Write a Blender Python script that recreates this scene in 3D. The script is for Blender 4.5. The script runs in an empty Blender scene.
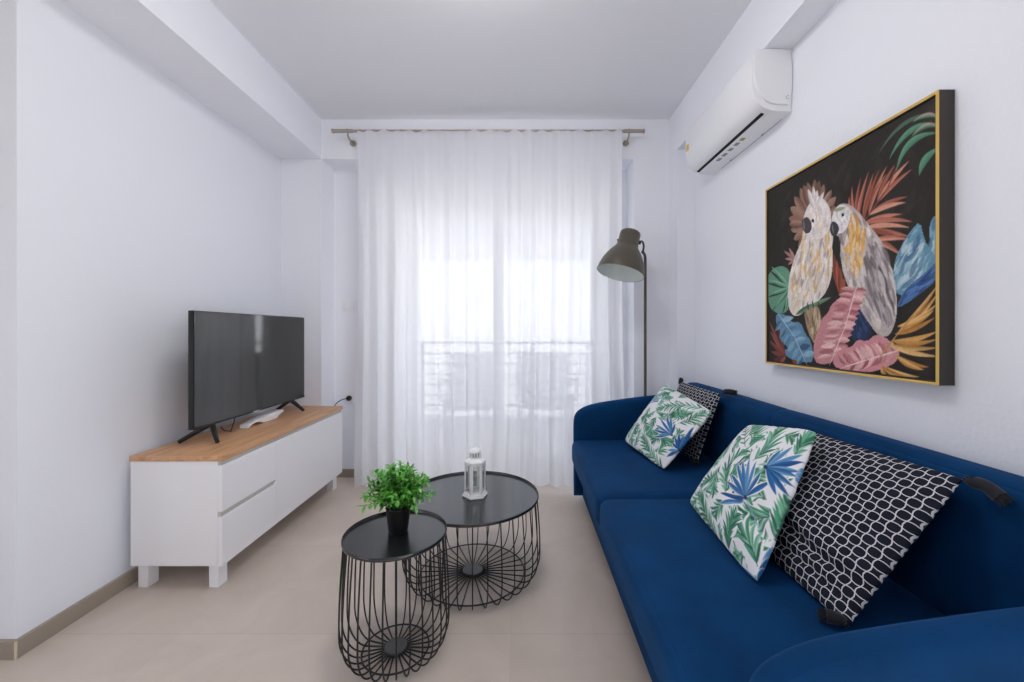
import bpy, bmesh, math, random
import numpy as np
from mathutils import Vector, Matrix
random.seed(7)
rng = np.random.default_rng(11)
PI = math.pi
scene = bpy.context.scene
COL = scene.collection

# ------------------------------------------------------------------ helpers
def srgb(r, g, b):
    def f(c):
        c /= 255.0
        return c / 12.92 if c <= 0.04045 else ((c + 0.055) / 1.055) ** 2.4
    return (f(r), f(g), f(b), 1.0)

def new_mat(name):
    m = bpy.data.materials.new(name)
    m.use_nodes = True
    nt = m.node_tree
    return m, nt, nt.nodes['Principled BSDF'], nt.nodes['Material Output']

def pmat(name, col, rough=0.5, metal=0.0, spec=0.5, sheen=0.0, sheen_tint=None, bump=None, vary=None, coat=0.0):
    m, nt, b, out = new_mat(name)
    b.inputs['Base Color'].default_value = col
    b.inputs['Roughness'].default_value = rough
    b.inputs['Metallic'].default_value = metal
    b.inputs['Specular IOR Level'].default_value = spec
    b.inputs['Coat Weight'].default_value = coat
    if sheen:
        b.inputs['Sheen Weight'].default_value = sheen
        b.inputs['Sheen Roughness'].default_value = 0.4
        if sheen_tint:
            b.inputs['Sheen Tint'].default_value = sheen_tint
    tc = nt.nodes.new('ShaderNodeTexCoord')
    if vary:                                   # (scale, amount): gentle natural variation of the colour
        n = nt.nodes.new('ShaderNodeTexNoise'); n.inputs['Scale'].default_value = vary[0]
        n.inputs['Detail'].default_value = 4
        nt.links.new(tc.outputs['Object'], n.inputs['Vector'])
        mx = nt.nodes.new('ShaderNodeMix'); mx.data_type = 'RGBA'
        a = vary[1]
        mx.inputs[6].default_value = (col[0]*(1-a), col[1]*(1-a), col[2]*(1-a), 1)
        mx.inputs[7].default_value = (min(1, col[0]*(1+a)), min(1, col[1]*(1+a)), min(1, col[2]*(1+a)), 1)
        nt.links.new(n.outputs['Fac'], mx.inputs[0])
        nt.links.new(mx.outputs[2], b.inputs['Base Color'])
    if bump:                                   # (scale, strength, distance)
        n = nt.nodes.new('ShaderNodeTexNoise'); n.inputs['Scale'].default_value = bump[0]
        n.inputs['Detail'].default_value = 5
        nt.links.new(tc.outputs['Object'], n.inputs['Vector'])
        bp = nt.nodes.new('ShaderNodeBump'); bp.inputs['Strength'].default_value = bump[1]
        bp.inputs['Distance'].default_value = bump[2]
        nt.links.new(n.outputs['Fac'], bp.inputs['Height'])
        nt.links.new(bp.outputs['Normal'], b.inputs['Normal'])
    return m

def finish(name, bm, mat, parent=None, smooth=True, angle=40, loc=None):
    me = bpy.data.meshes.new(name)
    bmesh.ops.recalc_face_normals(bm, faces=bm.faces)
    bm.to_mesh(me); bm.free()
    if smooth:
        me.polygons.foreach_set('use_smooth', [True]*len(me.polygons))
        try:
            me.set_sharp_from_angle(angle=math.radians(angle))
        except Exception:
            pass
    o = bpy.data.objects.new(name, me)
    me.materials.append(mat)
    COL.objects.link(o)
    if parent is not None:
        o.parent = parent
        rl = parent
        off = Vector((0, 0, 0))
        while rl is not None:                  # world-space vertices -> parent's local space
            off += Vector(rl.location); rl = rl.parent
        me.transform(Matrix.Translation(-off))
    return o

def thing(name, label, cat, loc, group=None):
    o = bpy.data.objects.new(name, None); COL.objects.link(o)
    o.empty_display_size = 0.1
    o.location = loc
    return tag(o, label, cat, group)

def tag(o, label, cat, group=None):
    o['label'] = label; o['category'] = cat
    if group: o['group'] = group
    return o

def struct(o):
    o['kind'] = 'structure'
    return o

def box(bm, x0, x1, y0, y1, z0, z1, bev=0.0, seg=2):
    r = bmesh.ops.create_cube(bm, size=1.0)
    vs = r['verts']
    for v in vs:
        v.co = Vector((x0 + (v.co.x+.5)*(x1-x0), y0 + (v.co.y+.5)*(y1-y0), z0 + (v.co.z+.5)*(z1-z0)))
    if bev > 0:
        es = list({e for v in vs for e in v.link_edges})
        bmesh.ops.bevel(bm, geom=es, offset=bev, segments=seg, affect='EDGES', profile=0.5)

def BM():
    return bmesh.new()

def bx(*a, **k):
    bm = BM(); box(bm, *a, **k); return bm

def tube(bm, pts, r, n=8, closed=False, cap=True):
    """sweep a circle along a polyline (r may be a list)"""
    pts = [Vector(p) for p in pts]
    N = len(pts)
    rs = r if isinstance(r, (list, tuple)) else [r]*N
    rings = []
    prev = None
    for i, p in enumerate(pts):
        if closed:
            t = pts[(i+1) % N] - pts[i-1]
        else:
            t = pts[min(i+1, N-1)] - pts[max(i-1, 0)]
        t.normalize()
        if prev is None:
            a = Vector((0, 0, 1)) if abs(t.z) < 0.9 else Vector((1, 0, 0))
            u = t.cross(a).normalized()
        else:
            u = (prev - t*prev.dot(t)).normalized()
        prev = u
        w = t.cross(u)
        rings.append([bm.verts.new(p + (u*math.cos(2*PI*k/n) + w*math.sin(2*PI*k/n))*rs[i]) for k in range(n)])
    for i in range(N if closed else N-1):
        A, B = rings[i], rings[(i+1) % N]
        for k in range(n):
            bm.faces.new((A[k], A[(k+1) % n], B[(k+1) % n], B[k]))
    if cap and not closed:
        bm.faces.new(rings[0]); bm.faces.new(rings[-1])

def lathe(bm, prof, n=48, c=(0, 0, 0), M=None):
    """prof: list of (r, h) ; revolve about +Z through c (or through matrix M)"""
    rings = []
    for r, h in prof:
        ring = []
        if r < 1e-6:
            p = Vector((0, 0, h)); ring = [p]
        else:
            ring = [Vector((r*math.cos(2*PI*k/n), r*math.sin(2*PI*k/n), h)) for k in range(n)]
        rings.append([bm.verts.new((M @ p) if M else p + Vector(c)) for p in ring])
    for A, B in zip(rings[:-1], rings[1:]):
        if len(A) == 1 and len(B) == 1: continue
        for k in range(n):
            if len(A) == 1: bm.faces.new((A[0], B[(k+1) % n], B[k]))
            elif len(B) == 1: bm.faces.new((A[k], A[(k+1) % n], B[0]))
            else: bm.faces.new((A[k], A[(k+1) % n], B[(k+1) % n], B[k]))

def prism(bm, poly, axis, a0, a1, bev=0.0, seg=3):
    """extrude a 2-D polygon along an axis. axis 'y': poly=(x,z); 'x': poly=(y,z); 'z': poly=(x,y)"""
    def P(p, a):
        return {'y': (p[0], a, p[1]), 'x': (a, p[0], p[1]), 'z': (p[0], p[1], a)}[axis]
    A = [bm.verts.new(P(p, a0)) for p in poly]
    B = [bm.verts.new(P(p, a1)) for p in poly]
    fa = bm.faces.new(A); fb = bm.faces.new(B)
    n = len(poly)
    for k in range(n):
        bm.faces.new((A[k], A[(k+1) % n], B[(k+1) % n], B[k]))
    bmesh.ops.recalc_face_normals(bm, faces=bm.faces)
    if bev > 0:
        es = list(fa.edges) + list(fb.edges)
        bmesh.ops.bevel(bm, geom=es, offset=bev, segments=seg, affect='EDGES', profile=0.5)

def smooth_poly(pts, it=2, closed=True):
    for _ in range(it):
        out = []
        n = len(pts)
        for i in range(n if closed else n-1):
            p, q = pts[i], pts[(i+1) % n]
            out.append(tuple(.75*a+.25*b for a, b in zip(p, q)))
            out.append(tuple(.25*a+.75*b for a, b in zip(p, q)))
        if not closed:
            out = [pts[0]] + out + [pts[-1]]
        pts = out
    return pts

def soft_box(bm, x0, x1, y0, y1, z0, z1, r, puff=(0, 0, 0), n=22, wob=0.0):
    """upholstered block: rounded edges and slightly swollen faces"""
    c = Vector(((x0+x1)/2, (y0+y1)/2, (z0+z1)/2)); h = Vector(((x1-x0)/2, (y1-y0)/2, (z1-z0)/2))
    grids = {}
    def vert(key):
        if key in grids: return grids[key]
        def cs(i, hh):                           # denser samples near the edges
            t = -1 + 2*i/n
            return math.sin(t*PI/2*0.98)/math.sin(PI/2*0.98)*hh
        p = Vector((cs(key[0], h.x), cs(key[1], h.y), cs(key[2], h.z)))
        q = Vector(tuple(max(-(hh-r), min(hh-r, a)) for a, hh in zip(p, h)))
        d = p - q
        if d.length > 1e-9: p2 = q + d.normalized()*r
        else: p2 = p
        u, v, w = p.x/h.x, p.y/h.y, p.z/h.z
        k = lambda a: max(0.0, 1-a*a)
        p2.z += puff[2]*w*math.sqrt(k(u)*k(v)) if puff[2] else 0
        p2.x += puff[0]*u*math.sqrt(k(v)*k(w)) if puff[0] else 0
        p2.y += puff[1]*v*math.sqrt(k(u)*k(w)) if puff[1] else 0
        if wob:
            p2.z += wob*math.sin(7*p.y+3*p.x)*math.sin(9*p.x-2*p.y+1)
        grids[key] = bm.verts.new(c + p2)
        return grids[key]
    for ax in range(3):
        for side in (0, n):
            for i in range(n):
                for j in range(n):
                    ks = []
                    for a, b in ((0, 0), (1, 0), (1, 1), (0, 1)):
                        k = [0, 0, 0]; k[ax] = side; k[(ax+1) % 3] = i+a; k[(ax+2) % 3] = j+b
                        ks.append(vert(tuple(k)))
                    bm.faces.new(ks)

# ------------------------------------------------------------------ camera
H, F = 1.09, 405.0
cam = bpy.data.cameras.new('camera'); camo = bpy.data.objects.new('camera', cam); COL.objects.link(camo)
camo.location = (0, 0, H); camo.rotation_euler = (PI/2, 0, 0)
cam.sensor_width = 36; cam.lens = F/1024*36
cam.shift_x = -9/1024; cam.shift_y = -9.5/1024
cam.clip_start = 0.02
scene.camera = camo

# ------------------------------------------------------------------ materials
def wall_mat(name, col, strength, scale=60):
    return pmat(name, col, rough=0.75, spec=0.2, bump=(scale, strength, 0.004))
M_wall = wall_mat('wall paint', (0.845, 0.865, 0.915, 1), 0.12)
M_wall_r = wall_mat('rough plaster paint', (0.845, 0.865, 0.915, 1), 0.35, 75)
M_ceil = wall_mat('ceiling paint', (0.80, 0.815, 0.855, 1), 0.08)
M_base = pmat('skirting tile', srgb(158, 146, 132), rough=0.4, vary=(6, .06))
M_skirt_edge = pmat('skirting tile cut edge', srgb(214, 200, 172), rough=0.5)
M_white = pmat('white lacquer', (0.86, 0.855, 0.87, 1), rough=0.32, spec=0.5)
M_whiteplastic = pmat('white plastic', (0.85, 0.86, 0.88, 1), rough=0.35)
M_gap = pmat('grey recess profile', srgb(190, 188, 182), rough=0.5)
M_pvc = pmat('white window frame', (0.85, 0.86, 0.88, 1), rough=0.3)
M_blackmetal = pmat('black powder coated metal', srgb(26, 26, 27), rough=0.5, spec=0.5)
M_tabletop = pmat('black satin table top', srgb(30, 31, 33), rough=0.22, spec=0.75)
M_hub = pmat('grey steel hub', srgb(84, 85, 84), rough=.4, metal=.3)
M_blackplastic = pmat('black plastic', srgb(24, 24, 25), rough=0.45)
M_brass = pmat('satin nickel', srgb(172, 164, 150), rough=0.38, metal=0.6)
M_lamp = pmat('olive grey lacquered steel', srgb(84, 78, 66), rough=0.42, spec=0.45, metal=0.0)
M_lampin = pmat('white lamp inside', (0.74, 0.79, 0.77, 1), rough=0.5)
M_velvet = pmat('blue velvet', (0.0008, 0.036, 0.119, 1), rough=0.8, spec=0.12, sheen=0.12,
                sheen_tint=(0.10, 0.36, 0.85, 1), vary=(7, .42), bump=(180, .12, .002))
M_tassel = pmat('black yarn', srgb(24, 26, 34), rough=0.9, sheen=.2)
M_gold = pmat('gold frame lip', srgb(222, 184, 96), rough=0.38, metal=0.3)
M_framedark = pmat('dark frame side', srgb(52, 46, 43), rough=0.55)
M_leafplant = None
M_balcony = pmat('balcony tile', srgb(228, 226, 224), rough=0.6)
M_ext = pmat('exterior render', srgb(240, 240, 241), rough=0.8)
M_rail = pmat('grey railing', srgb(182, 184, 188), rough=0.5)
M_rattan = pmat('grey rattan', srgb(205, 207, 212), rough=0.8, bump=(200, .5, .003))
M_grey_print = pmat('grey print', srgb(150, 153, 158), rough=0.6)
M_yellow = pmat('yellow print', srgb(226, 186, 60), rough=0.6)
M_lime = pmat('olive green print', srgb(160, 168, 70), rough=0.6)

# floor: 0.6 x 1.2 m porcelain tiles
def floor_mat():
    m, nt, b, out = new_mat('beige porcelain tiles')
    tc = nt.nodes.new('ShaderNodeTexCoord'); sp = nt.nodes.new('ShaderNodeSeparateXYZ')
    nt.links.new(tc.outputs['Object'], sp.inputs[0])
    def math_(op, a, bv=None):
        n = nt.nodes.new('ShaderNodeMath'); n.operation = op
        for i, s in enumerate((a, bv)):
            if s is None: continue
            if isinstance(s, (int, float)): n.inputs[i].default_value = s
            else: nt.links.new(s, n.inputs[i])
        return n.outputs[0]
    def seam(sock, off, size, w):
        t = math_('DIVIDE', math_('ADD', sock, off), size)
        fr = math_('FRACT', t)
        d = math_('MULTIPLY', math_('SUBTRACT', 0.5, math_('ABSOLUTE', math_('SUBTRACT', fr, 0.5))), size)
        return math_('LESS_THAN', d, w), math_('FLOOR', t)
    sy, iy = seam(sp.outputs[1], -1.46+6, .6, .0012)
    sx, ix = seam(sp.outputs[0], .035+12, 1.2, .0012)
    g = math_('MAXIMUM', sx, sy)
    wn = nt.nodes.new('ShaderNodeTexWhiteNoise'); wn.noise_dimensions = '2D'
    cb = nt.nodes.new('ShaderNodeCombineXYZ'); nt.links.new(ix, cb.inputs[0]); nt.links.new(iy, cb.inputs[1])
    nt.links.new(cb.outputs[0], wn.inputs['Vector'])
    nz = nt.nodes.new('ShaderNodeTexNoise'); nz.inputs['Scale'].default_value = 3.0; nz.inputs['Detail'].default_value = 8
    nz.inputs['Roughness'].default_value = .62; nz.inputs['Distortion'].default_value = .8
    nt.links.new(tc.outputs['Object'], nz.inputs['Vector'])
    rp = nt.nodes.new('ShaderNodeValToRGB')
    rp.color_ramp.elements[0].position = .30; rp.color_ramp.elements[0].color = (.56, .475, .405, 1)
    rp.color_ramp.elements[1].position = .72; rp.color_ramp.elements[1].color = (.66, .57, .49, 1)
    nt.links.new(nz.outputs['Fac'], rp.inputs[0])
    hv = nt.nodes.new('ShaderNodeHueSaturation')
    nt.links.new(rp.outputs[0], hv.inputs['Color'])
    nt.links.new(math_('ADD', math_('MULTIPLY', wn.outputs['Value'], .07), .965), hv.inputs['Value'])
    mx = nt.nodes.new('ShaderNodeMix'); mx.data_type = 'RGBA'
    nt.links.new(math_('ADD', math_('MULTIPLY', sy, .34), math_('MULTIPLY', sx, .14)), mx.inputs[0])
    nt.links.new(hv.outputs[0], mx.inputs[6]); mx.inputs[7].default_value = (.25, .22, .19, 1)
    nt.links.new(mx.outputs[2], b.inputs['Base Color'])
    b.inputs['Roughness'].default_value = .36; b.inputs['Specular IOR Level'].default_value = .5
    return m
M_floor = floor_mat()

def wood_mat():
    m, nt, b, out = new_mat('oak worktop')
    tc = nt.nodes.new('ShaderNodeTexCoord'); mp = nt.nodes.new('ShaderNodeMapping')
    mp.inputs['Scale'].default_value = (14, 1.1, 14)
    nt.links.new(tc.outputs['Object'], mp.inputs[0])
    n = nt.nodes.new('ShaderNodeTexNoise'); n.inputs['Scale'].default_value = 3; n.inputs['Detail'].default_value = 8
    n.inputs['Distortion'].default_value = .6
    nt.links.new(mp.outputs[0], n.inputs['Vector'])
    rp = nt.nodes.new('ShaderNodeValToRGB')
    rp.color_ramp.elements[0].position = .3; rp.color_ramp.elements[0].color = srgb(186, 138, 98)
    rp.color_ramp.elements[1].position = .7; rp.color_ramp.elements[1].color = srgb(218, 172, 130)
    nt.links.new(n.outputs['Fac'], rp.inputs[0]); nt.links.new(rp.outputs[0], b.inputs['Base Color'])
    b.inputs['Roughness'].default_value = .45
    return m
M_wood = wood_mat()

def glass_mat(name='window glass', tint=(1, 1, 1, 1), refl=.08):
    m = bpy.data.materials.new(name); m.use_nodes = True
    nt = m.node_tree; nt.nodes.clear()
    out = nt.nodes.new('ShaderNodeOutputMaterial'); mix = nt.nodes.new('ShaderNodeMixShader')
    tr = nt.nodes.new('ShaderNodeBsdfTransparent'); tr.inputs[0].default_value = tint
    gl = nt.nodes.new('ShaderNodeBsdfGlossy'); gl.inputs['Roughness'].default_value = .02
    mix.inputs[0].default_value = refl
    nt.links.new(tr.outputs[0], mix.inputs[1]); nt.links.new(gl.outputs[0], mix.inputs[2])
    nt.links.new(mix.outputs[0], out.inputs[0])
    return m
M_glass = glass_mat()
M_lglass = glass_mat('lantern glass', (.93, .95, .93, 1), .1)

def sheer_mat():
    m = bpy.data.materials.new('white sheer voile'); m.use_nodes = True
    nt = m.node_tree; nt.nodes.clear()
    out = nt.nodes.new('ShaderNodeOutputMaterial')
    tr = nt.nodes.new('ShaderNodeBsdfTransparent'); tr.inputs[0].default_value = (1, 1, 1, 1)
    tl = nt.nodes.new('ShaderNodeBsdfTranslucent'); tl.inputs[0].default_value = (.93, .93, .95, 1)
    df = nt.nodes.new('ShaderNodeBsdfDiffuse'); df.inputs[0].default_value = (.93, .93, .95, 1)
    m1 = nt.nodes.new('ShaderNodeMixShader'); m1.inputs[0].default_value = .70
    nt.links.new(df.outputs[0], m1.inputs[1]); nt.links.new(tl.outputs[0], m1.inputs[2])
    m2 = nt.nodes.new('ShaderNodeMixShader'); m2.inputs[0].default_value = .905
    nt.links.new(tr.outputs[0], m2.inputs[1]); nt.links.new(m1.outputs[0], m2.inputs[2])
    nt.links.new(m2.outputs[0], out.inputs[0])
    return m
M_sheer = sheer_mat()

def vcol_mat(name, rough=.8, sheen=0.0, bump=None, spec=.3):
    m = pmat(name, (1, 1, 1, 1), rough=rough, spec=spec, sheen=sheen, bump=bump)
    nt = m.node_tree
    a = nt.nodes.new('ShaderNodeAttribute'); a.attribute_name = 'print'
    nt.links.new(a.outputs['Color'], nt.nodes['Principled BSDF'].inputs['Base Color'])
    return m
M_print = vcol_mat('printed cotton', .85, .1, (260, .12, .001))
M_paint = vcol_mat('painted canvas', .7, 0, (220, .25, .0015), .25)

def trellis_mat():
    m, nt, b, out = new_mat('navy trellis weave')
    uv = nt.nodes.new('ShaderNodeUVMap'); uv.uv_map = 'uv'
    sp = nt.nodes.new('ShaderNodeSeparateXYZ'); nt.links.new(uv.outputs[0], sp.inputs[0])
    def mt(op, a, bv=None):
        n = nt.nodes.new('ShaderNodeMath'); n.operation = op
        for i, s in enumerate((a, bv)):
            if s is None: continue
            if isinstance(s, (int, float)): n.inputs[i].default_value = s
            else: nt.links.new(s, n.inputs[i])
        return n.outputs[0]
    def wavy(a, b_, th, A=.115):
        # wavy lines near whole a, bowing alternately with b: round and star cells in a chequer
        k = mt('FLOOR', mt('ADD', a, .5)); loc = mt('SUBTRACT', a, k)
        sg = mt('SUBTRACT', mt('MULTIPLY', mt('FLOORED_MODULO', k, 2.0), 2.0), 1.0)
        d = mt('ABSOLUTE', mt('SUBTRACT', loc, mt('MULTIPLY', sg, mt('MULTIPLY', mt('SINE', mt('MULTIPLY', b_, PI)), A))))
        return mt('LESS_THAN', d, th)
    ua = mt('MULTIPLY', sp.outputs[0], 23.0); vb = mt('MULTIPLY', sp.outputs[1], 23.0)
    g = mt('MAXIMUM', wavy(ua, vb, .060), wavy(vb, ua, .060))
    mx = nt.nodes.new('ShaderNodeMix'); mx.data_type = 'RGBA'
    nt.links.new(g, mx.inputs[0]); mx.inputs[6].default_value = srgb(27, 30, 43); mx.inputs[7].default_value = srgb(208, 208, 212)
    nt.links.new(mx.outputs[2], b.inputs['Base Color'])
    b.inputs['Roughness'].default_value = .9; b.inputs['Specular IOR Level'].default_value = .2
    return m
M_trellis = trellis_mat()

# ------------------------------------------------------------------ room shell (metres; x right, y into the room, z up)
XL, XR = -1.690, 1.163          # side walls
XBL, XBR = -1.404, 1.042        # inner faces of the side beams
ZB, ZC = 2.304, 2.583           # beam soffit, ceiling
YC, YB, YR = 2.85, 2.85, 3.04  # left column, back beam, recessed back wall
RX0, RY0, RY1 = -3.1, -2.7, 3.24
WX0, WX1, WZ = -1.04, .69, 2.13 # balcony door opening
struct(finish('floor', bx(RX0-.15, XR+.15, RY0-.15, RY1, -.1, 0), M_floor))
struct(finish('ceiling', bx(RX0-.15, XR+.15, RY0-.15, RY1, ZC, ZC+.15), M_ceil))
bm = BM()
prism(bm, [(XL, 1.357), (XL, RY1), (XL-.14, RY1), (XL-.14, 1.50), (RX0-.15, 1.50), (RX0-.15, 1.357)], 'z', 0, ZC)
struct(finish('wall_left', bm, M_wall, smooth=False))
bm = BM()
box(bm, XR, XR+.15, .1, RY1, 0, ZC); box(bm, XR, XR+.15, RY0-.15, -1.9, 0, ZC); box(bm, XR, XR+.15, -1.9, .1, 0, .10); box(bm, XR, XR+.15, -1.9, .1, 2.28, ZC)
struct(finish('wall_right', bm, M_wall_r, smooth=False))
bm = BM()
box(bm, XBL-.263, WX0, YR, RY1, 0, ZB); box(bm, WX1, XR, YR, RY1, 0, ZB); box(bm, WX0, WX1, YR, RY1, WZ, ZB)
struct(finish('wall_back', bm, M_wall, smooth=False))
# unseen rear of the flat: its large glazed openings are added for fill light
bm = BM()
box(bm, RX0-.15, XR, RY0-.15, RY0, 0, ZC)
struct(finish('wall_rear', bm, pmat('darkened rear wall paint', srgb(150, 146, 142), rough=.8), smooth=False))  # unseen wall, made darker to weaken the light from behind the camera
bm = BM()
box(bm, RX0-.15, RX0, RY0, -2.3, 0, ZC); box(bm, RX0-.15, RX0, -.8, 1.357, 0, ZC); box(bm, RX0-.15, RX0, -2.3, -.8, 2.35, ZC)
struct(finish('wall_side', bm, M_wall, smooth=False))
# beams and columns
struct(finish('trim_1', bx(XL, XBL, RY0, YC, ZB, ZC), M_wall, smooth=False))
struct(finish('trim_2', bx(XL, XBL, YC, RY1, 0, ZC), M_wall, smooth=False))
struct(finish('trim_3', bx(XBL, XBR, YB, RY1, ZB, ZC), M_wall, smooth=False))
struct(finish('trim_4', bx(XBR, XR, RY0, 2.70, ZB, ZC), M_wall, smooth=False))
struct(finish('trim_5', bx(XBR, XR, 2.70, RY1, 0, ZC), M_wall, smooth=False))
struct(finish('trim_6', bx(.795, XBR, YB, YR, 0, ZB), M_wall, smooth=False))
# skirting
bh, bt = .060, .014
bm = BM()
box(bm, XL, XL+bt, 1.357, YC, 0, bh); box(bm, RX0, XL+bt, 1.357-bt, 1.357, 0, bh)
struct(finish('baseboard_left', bm, M_base, smooth=False))
struct(finish('trim_7', bx(XL+bt-.004, XL+bt+.0012, 1.357-bt-.0012, 1.357-bt+.004, 0, bh), M_skirt_edge, smooth=False))
bm = BM()
box(bm, XBL, WX0, YR-bt, YR, 0, bh); box(bm, WX1, .795, YR-bt, YR, 0, bh); box(bm, XL+bt, XBL, YC-bt, YC, 0, bh)
struct(finish('baseboard_back', bm, M_base, smooth=False))
struct(finish('baseboard_right', bx(XR-bt, XR, RY0, 2.70, 0, bh), M_base, smooth=False))

def glazed(name, axis, a0, a1, p, z0, z1, leaves, fw=.05, sw=.07):
    """sliding door: outer frame, leaves with stiles and one pane each"""
    root = bpy.data.objects.new(name, None); COL.objects.link(root); root.location = (0, 0, 0); struct(root)
    def B(bm, u0, u1, d0, d1, q0, q1):
        if axis == 'x': box(bm, u0, u1, p+d0, p+d1, q0, q1, .004, 1)
        else: box(bm, p+d0, p+d1, u0, u1, q0, q1, .004, 1)
    bm = BM()
    B(bm, a0, a0+fw, 0, .12, z0, z1); B(bm, a1-fw, a1, 0, .12, z0, z1)
    B(bm, a0+fw, a1-fw, 0, .12, z1-fw, z1); B(bm, a0+fw, a1-fw, 0, .12, z0, z0+.03)
    finish('window_frame', bm, M_pvc, root)
    w = (a1-a0-2*fw)/leaves
    for i in range(leaves):
        u0 = a0+fw+i*w - (.03 if i else 0); u1 = a0+fw+(i+1)*w + (.03 if i < leaves-1 else 0)
        d = .015 if i % 2 == 0 else .065
        bm = BM()
        B(bm, u0, u0+sw, d, d+.04, z0+.03, z1-fw); B(bm, u1-sw, u1, d, d+.04, z0+.03, z1-fw)
        B(bm, u0+sw, u1-sw, d, d+.04, z0+.03, z0+.12); B(bm, u0+sw, u1-sw, d, d+.04, z1-fw-sw, z1-fw)
        lf = finish('sash', bm, M_pvc, root)
        bm = BM(); B(bm, u0+sw-.005, u1-sw+.005, d+.017, d+.023, z0+.115, z1-fw-sw+.005)
        finish('glass_pane', bm, M_glass, lf, smooth=False)
    return root
glazed('window_1', 'x', WX0, WX1, YR+.05, 0, WZ, 2)
glazed('fill_window_right', 'y', -1.9, .1, XR+.01, .10, 2.28, 2)  # unseen opening, added so sun and sky fill the room
glazed('fill_window_side', 'y', -2.3, -.8, RX0-.13, 0, 2.35, 2)  # unseen opening, added for more sky fill from the left

# ------------------------------------------------------------------ balcony outside
struct(finish('balcony_floor', bx(-1.16, .80, RY1, 4.62, -.12, -.02), M_balcony, smooth=False))
struct(finish('balcony_kerb', bx(-1.16, .80, 4.42, 4.62, -.02, .15, .008), M_ext))
struct(finish('balcony_ceiling', bx(-1.16, .80, RY1, 4.7, 2.55, 2.75), M_ext, smooth=False))
M_awn = bpy.data.materials.new('awning cloth'); M_awn.use_nodes = True
_n = M_awn.node_tree; _n.nodes.clear()
_o = _n.nodes.new('ShaderNodeOutputMaterial'); _m = _n.nodes.new('ShaderNodeMixShader'); _a = _n.nodes.new('ShaderNodeBsdfTranslucent'); _b = _n.nodes.new('ShaderNodeBsdfDiffuse')
_a.inputs[0].default_value = (.95, .95, .95, 1); _b.inputs[0].default_value = (.9, .9, .9, 1); _m.inputs[0].default_value = .85
_n.links.new(_b.outputs[0], _m.inputs[1]); _n.links.new(_a.outputs[0], _m.inputs[2]); _n.links.new(_m.outputs[0], _o.inputs[0])
aw = thing('awning', 'white scalloped fabric awning hanging above the balcony railing', 'awning', (0, 4.5, 2.3))
bm = BM()
prism(bm, [(3.9, 2.50), (4.66, 2.16), (4.66, 2.150), (3.9, 2.485)], 'x', -1.14, .78)
finish('awning_fabric', bm, M_awn, aw, smooth=False)
bm = BM()
pts = [(-1.14, 2.15)]
for i in range(10):
    for k in range(7):
        x = -1.14 + (i + k/6)*.192
        pts.append((x, 1.93 - .035*math.sin(PI*k/6)))
pts.append((.78, 2.15))
prism(bm, pts, 'y', 4.655, 4.66)
finish('valance', bm, M_awn, aw, smooth=False)
struct(finish('balcony_side_right', bx(.80, .95, RY1, 4.7, -.12, 2.75), M_ext, smooth=False))
struct(finish('balcony_side_left', bx(-1.31, -1.16, RY1, 4.7, -.12, 2.75), M_ext, smooth=False))
rl = thing('balcony_railing', 'grey metal railing with horizontal bars along the balcony edge', 'railing', (0, 4.52, .15))
for i in range(4):
    x = -1.10 + i*.613
    finish('post', bx(x-.02, x+.02, 4.50, 4.54, .15, .95), M_rail, rl)
for k in range(6):
    z = .26 + k*.115
    finish('rail', bx(-1.155, .795, 4.51, 4.53, z, z+.018), M_rail, rl)
finish('handrail', bx(-1.155, .795, 4.49, 4.55, .95, .98, .006), M_rail, rl)
def balcony_chair(x, y, rz, label):
    t = thing('balcony_chair', label, 'chair', (0, 0, -.02), 'chairs on the balcony')
    z0 = -.02
    bm = BM(); soft_box(bm, -.25, .25, -.25, .25, z0+.38, z0+.44, .025, (0, 0, .01), 8); finish('seat', bm, M_rattan, t)
    bm = BM(); soft_box(bm, -.25, .25, .21, .27, z0+.44, z0+.92, .028, (0, .01, 0), 8); finish('backrest', bm, M_rattan, t)
    for sx in (-1, 1):
        for yy in (-.22, .22):
            bm = BM(); tube(bm, [(sx*.22, yy, z0), (sx*.22, yy, z0+.39)], .018, 8); finish('leg', bm, M_rail, t)
        bm = BM(); tube(bm, [(sx*.26, -.22, z0+.40), (sx*.27, -.22, z0+.64), (sx*.27, .24, z0+.66)], .018, 8); finish('armrest', bm, M_rattan, t)
    t.location = (x, y, -.02); t.rotation_euler = (0, 0, rz)
balcony_chair(-.50, 4.0, math.radians(200), 'left grey rattan chair on the balcony behind the sheer curtain')
balcony_chair(.26, 4.02, math.radians(165), 'right grey rattan chair on the balcony behind the sheer curtain')

# ------------------------------------------------------------------ curtain rod and sheer curtain
RYD, RZ = 2.755, 2.453
rod = thing('curtain_rod', 'satin metal curtain rod on two brackets above the balcony door', 'curtain rod', (-.22, RYD, RZ))
bm = BM(); tube(bm, [(-1.20, RYD, RZ), (.755, RYD, RZ)], .0095, 14); finish('rod', bm, M_brass, rod)
for s, xe in ((-1, -1.285), (1, .84)):
    bm = BM()
    xi = xe - s*.142
    tube(bm, [(xi, RYD, RZ), (xe - s*.012, RYD, RZ), (xe - s*.011, RYD, RZ), (xe, RYD, RZ)], [.0125, .0125, .0145, .0145], 18)
    finish('finial', bm, M_brass, rod)
    xb = xe - s*.105
    bm = BM()
    tube(bm, [(xb, RYD, RZ-.008), (xb, RYD+.004, RZ-.028), (xb, RYD+.03, RZ-.042), (xb, YB-.008, RZ-.042)], .006, 10)
    tube(bm, [(xb, YB-.010, RZ-.042), (xb, YB, RZ-.042)], .021, 20)
    tube(bm, [(xb-.004, RYD, RZ), (xb+.004, RYD, RZ)], .0155, 18)
    finish('bracket', bm, M_brass, rod)

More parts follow.
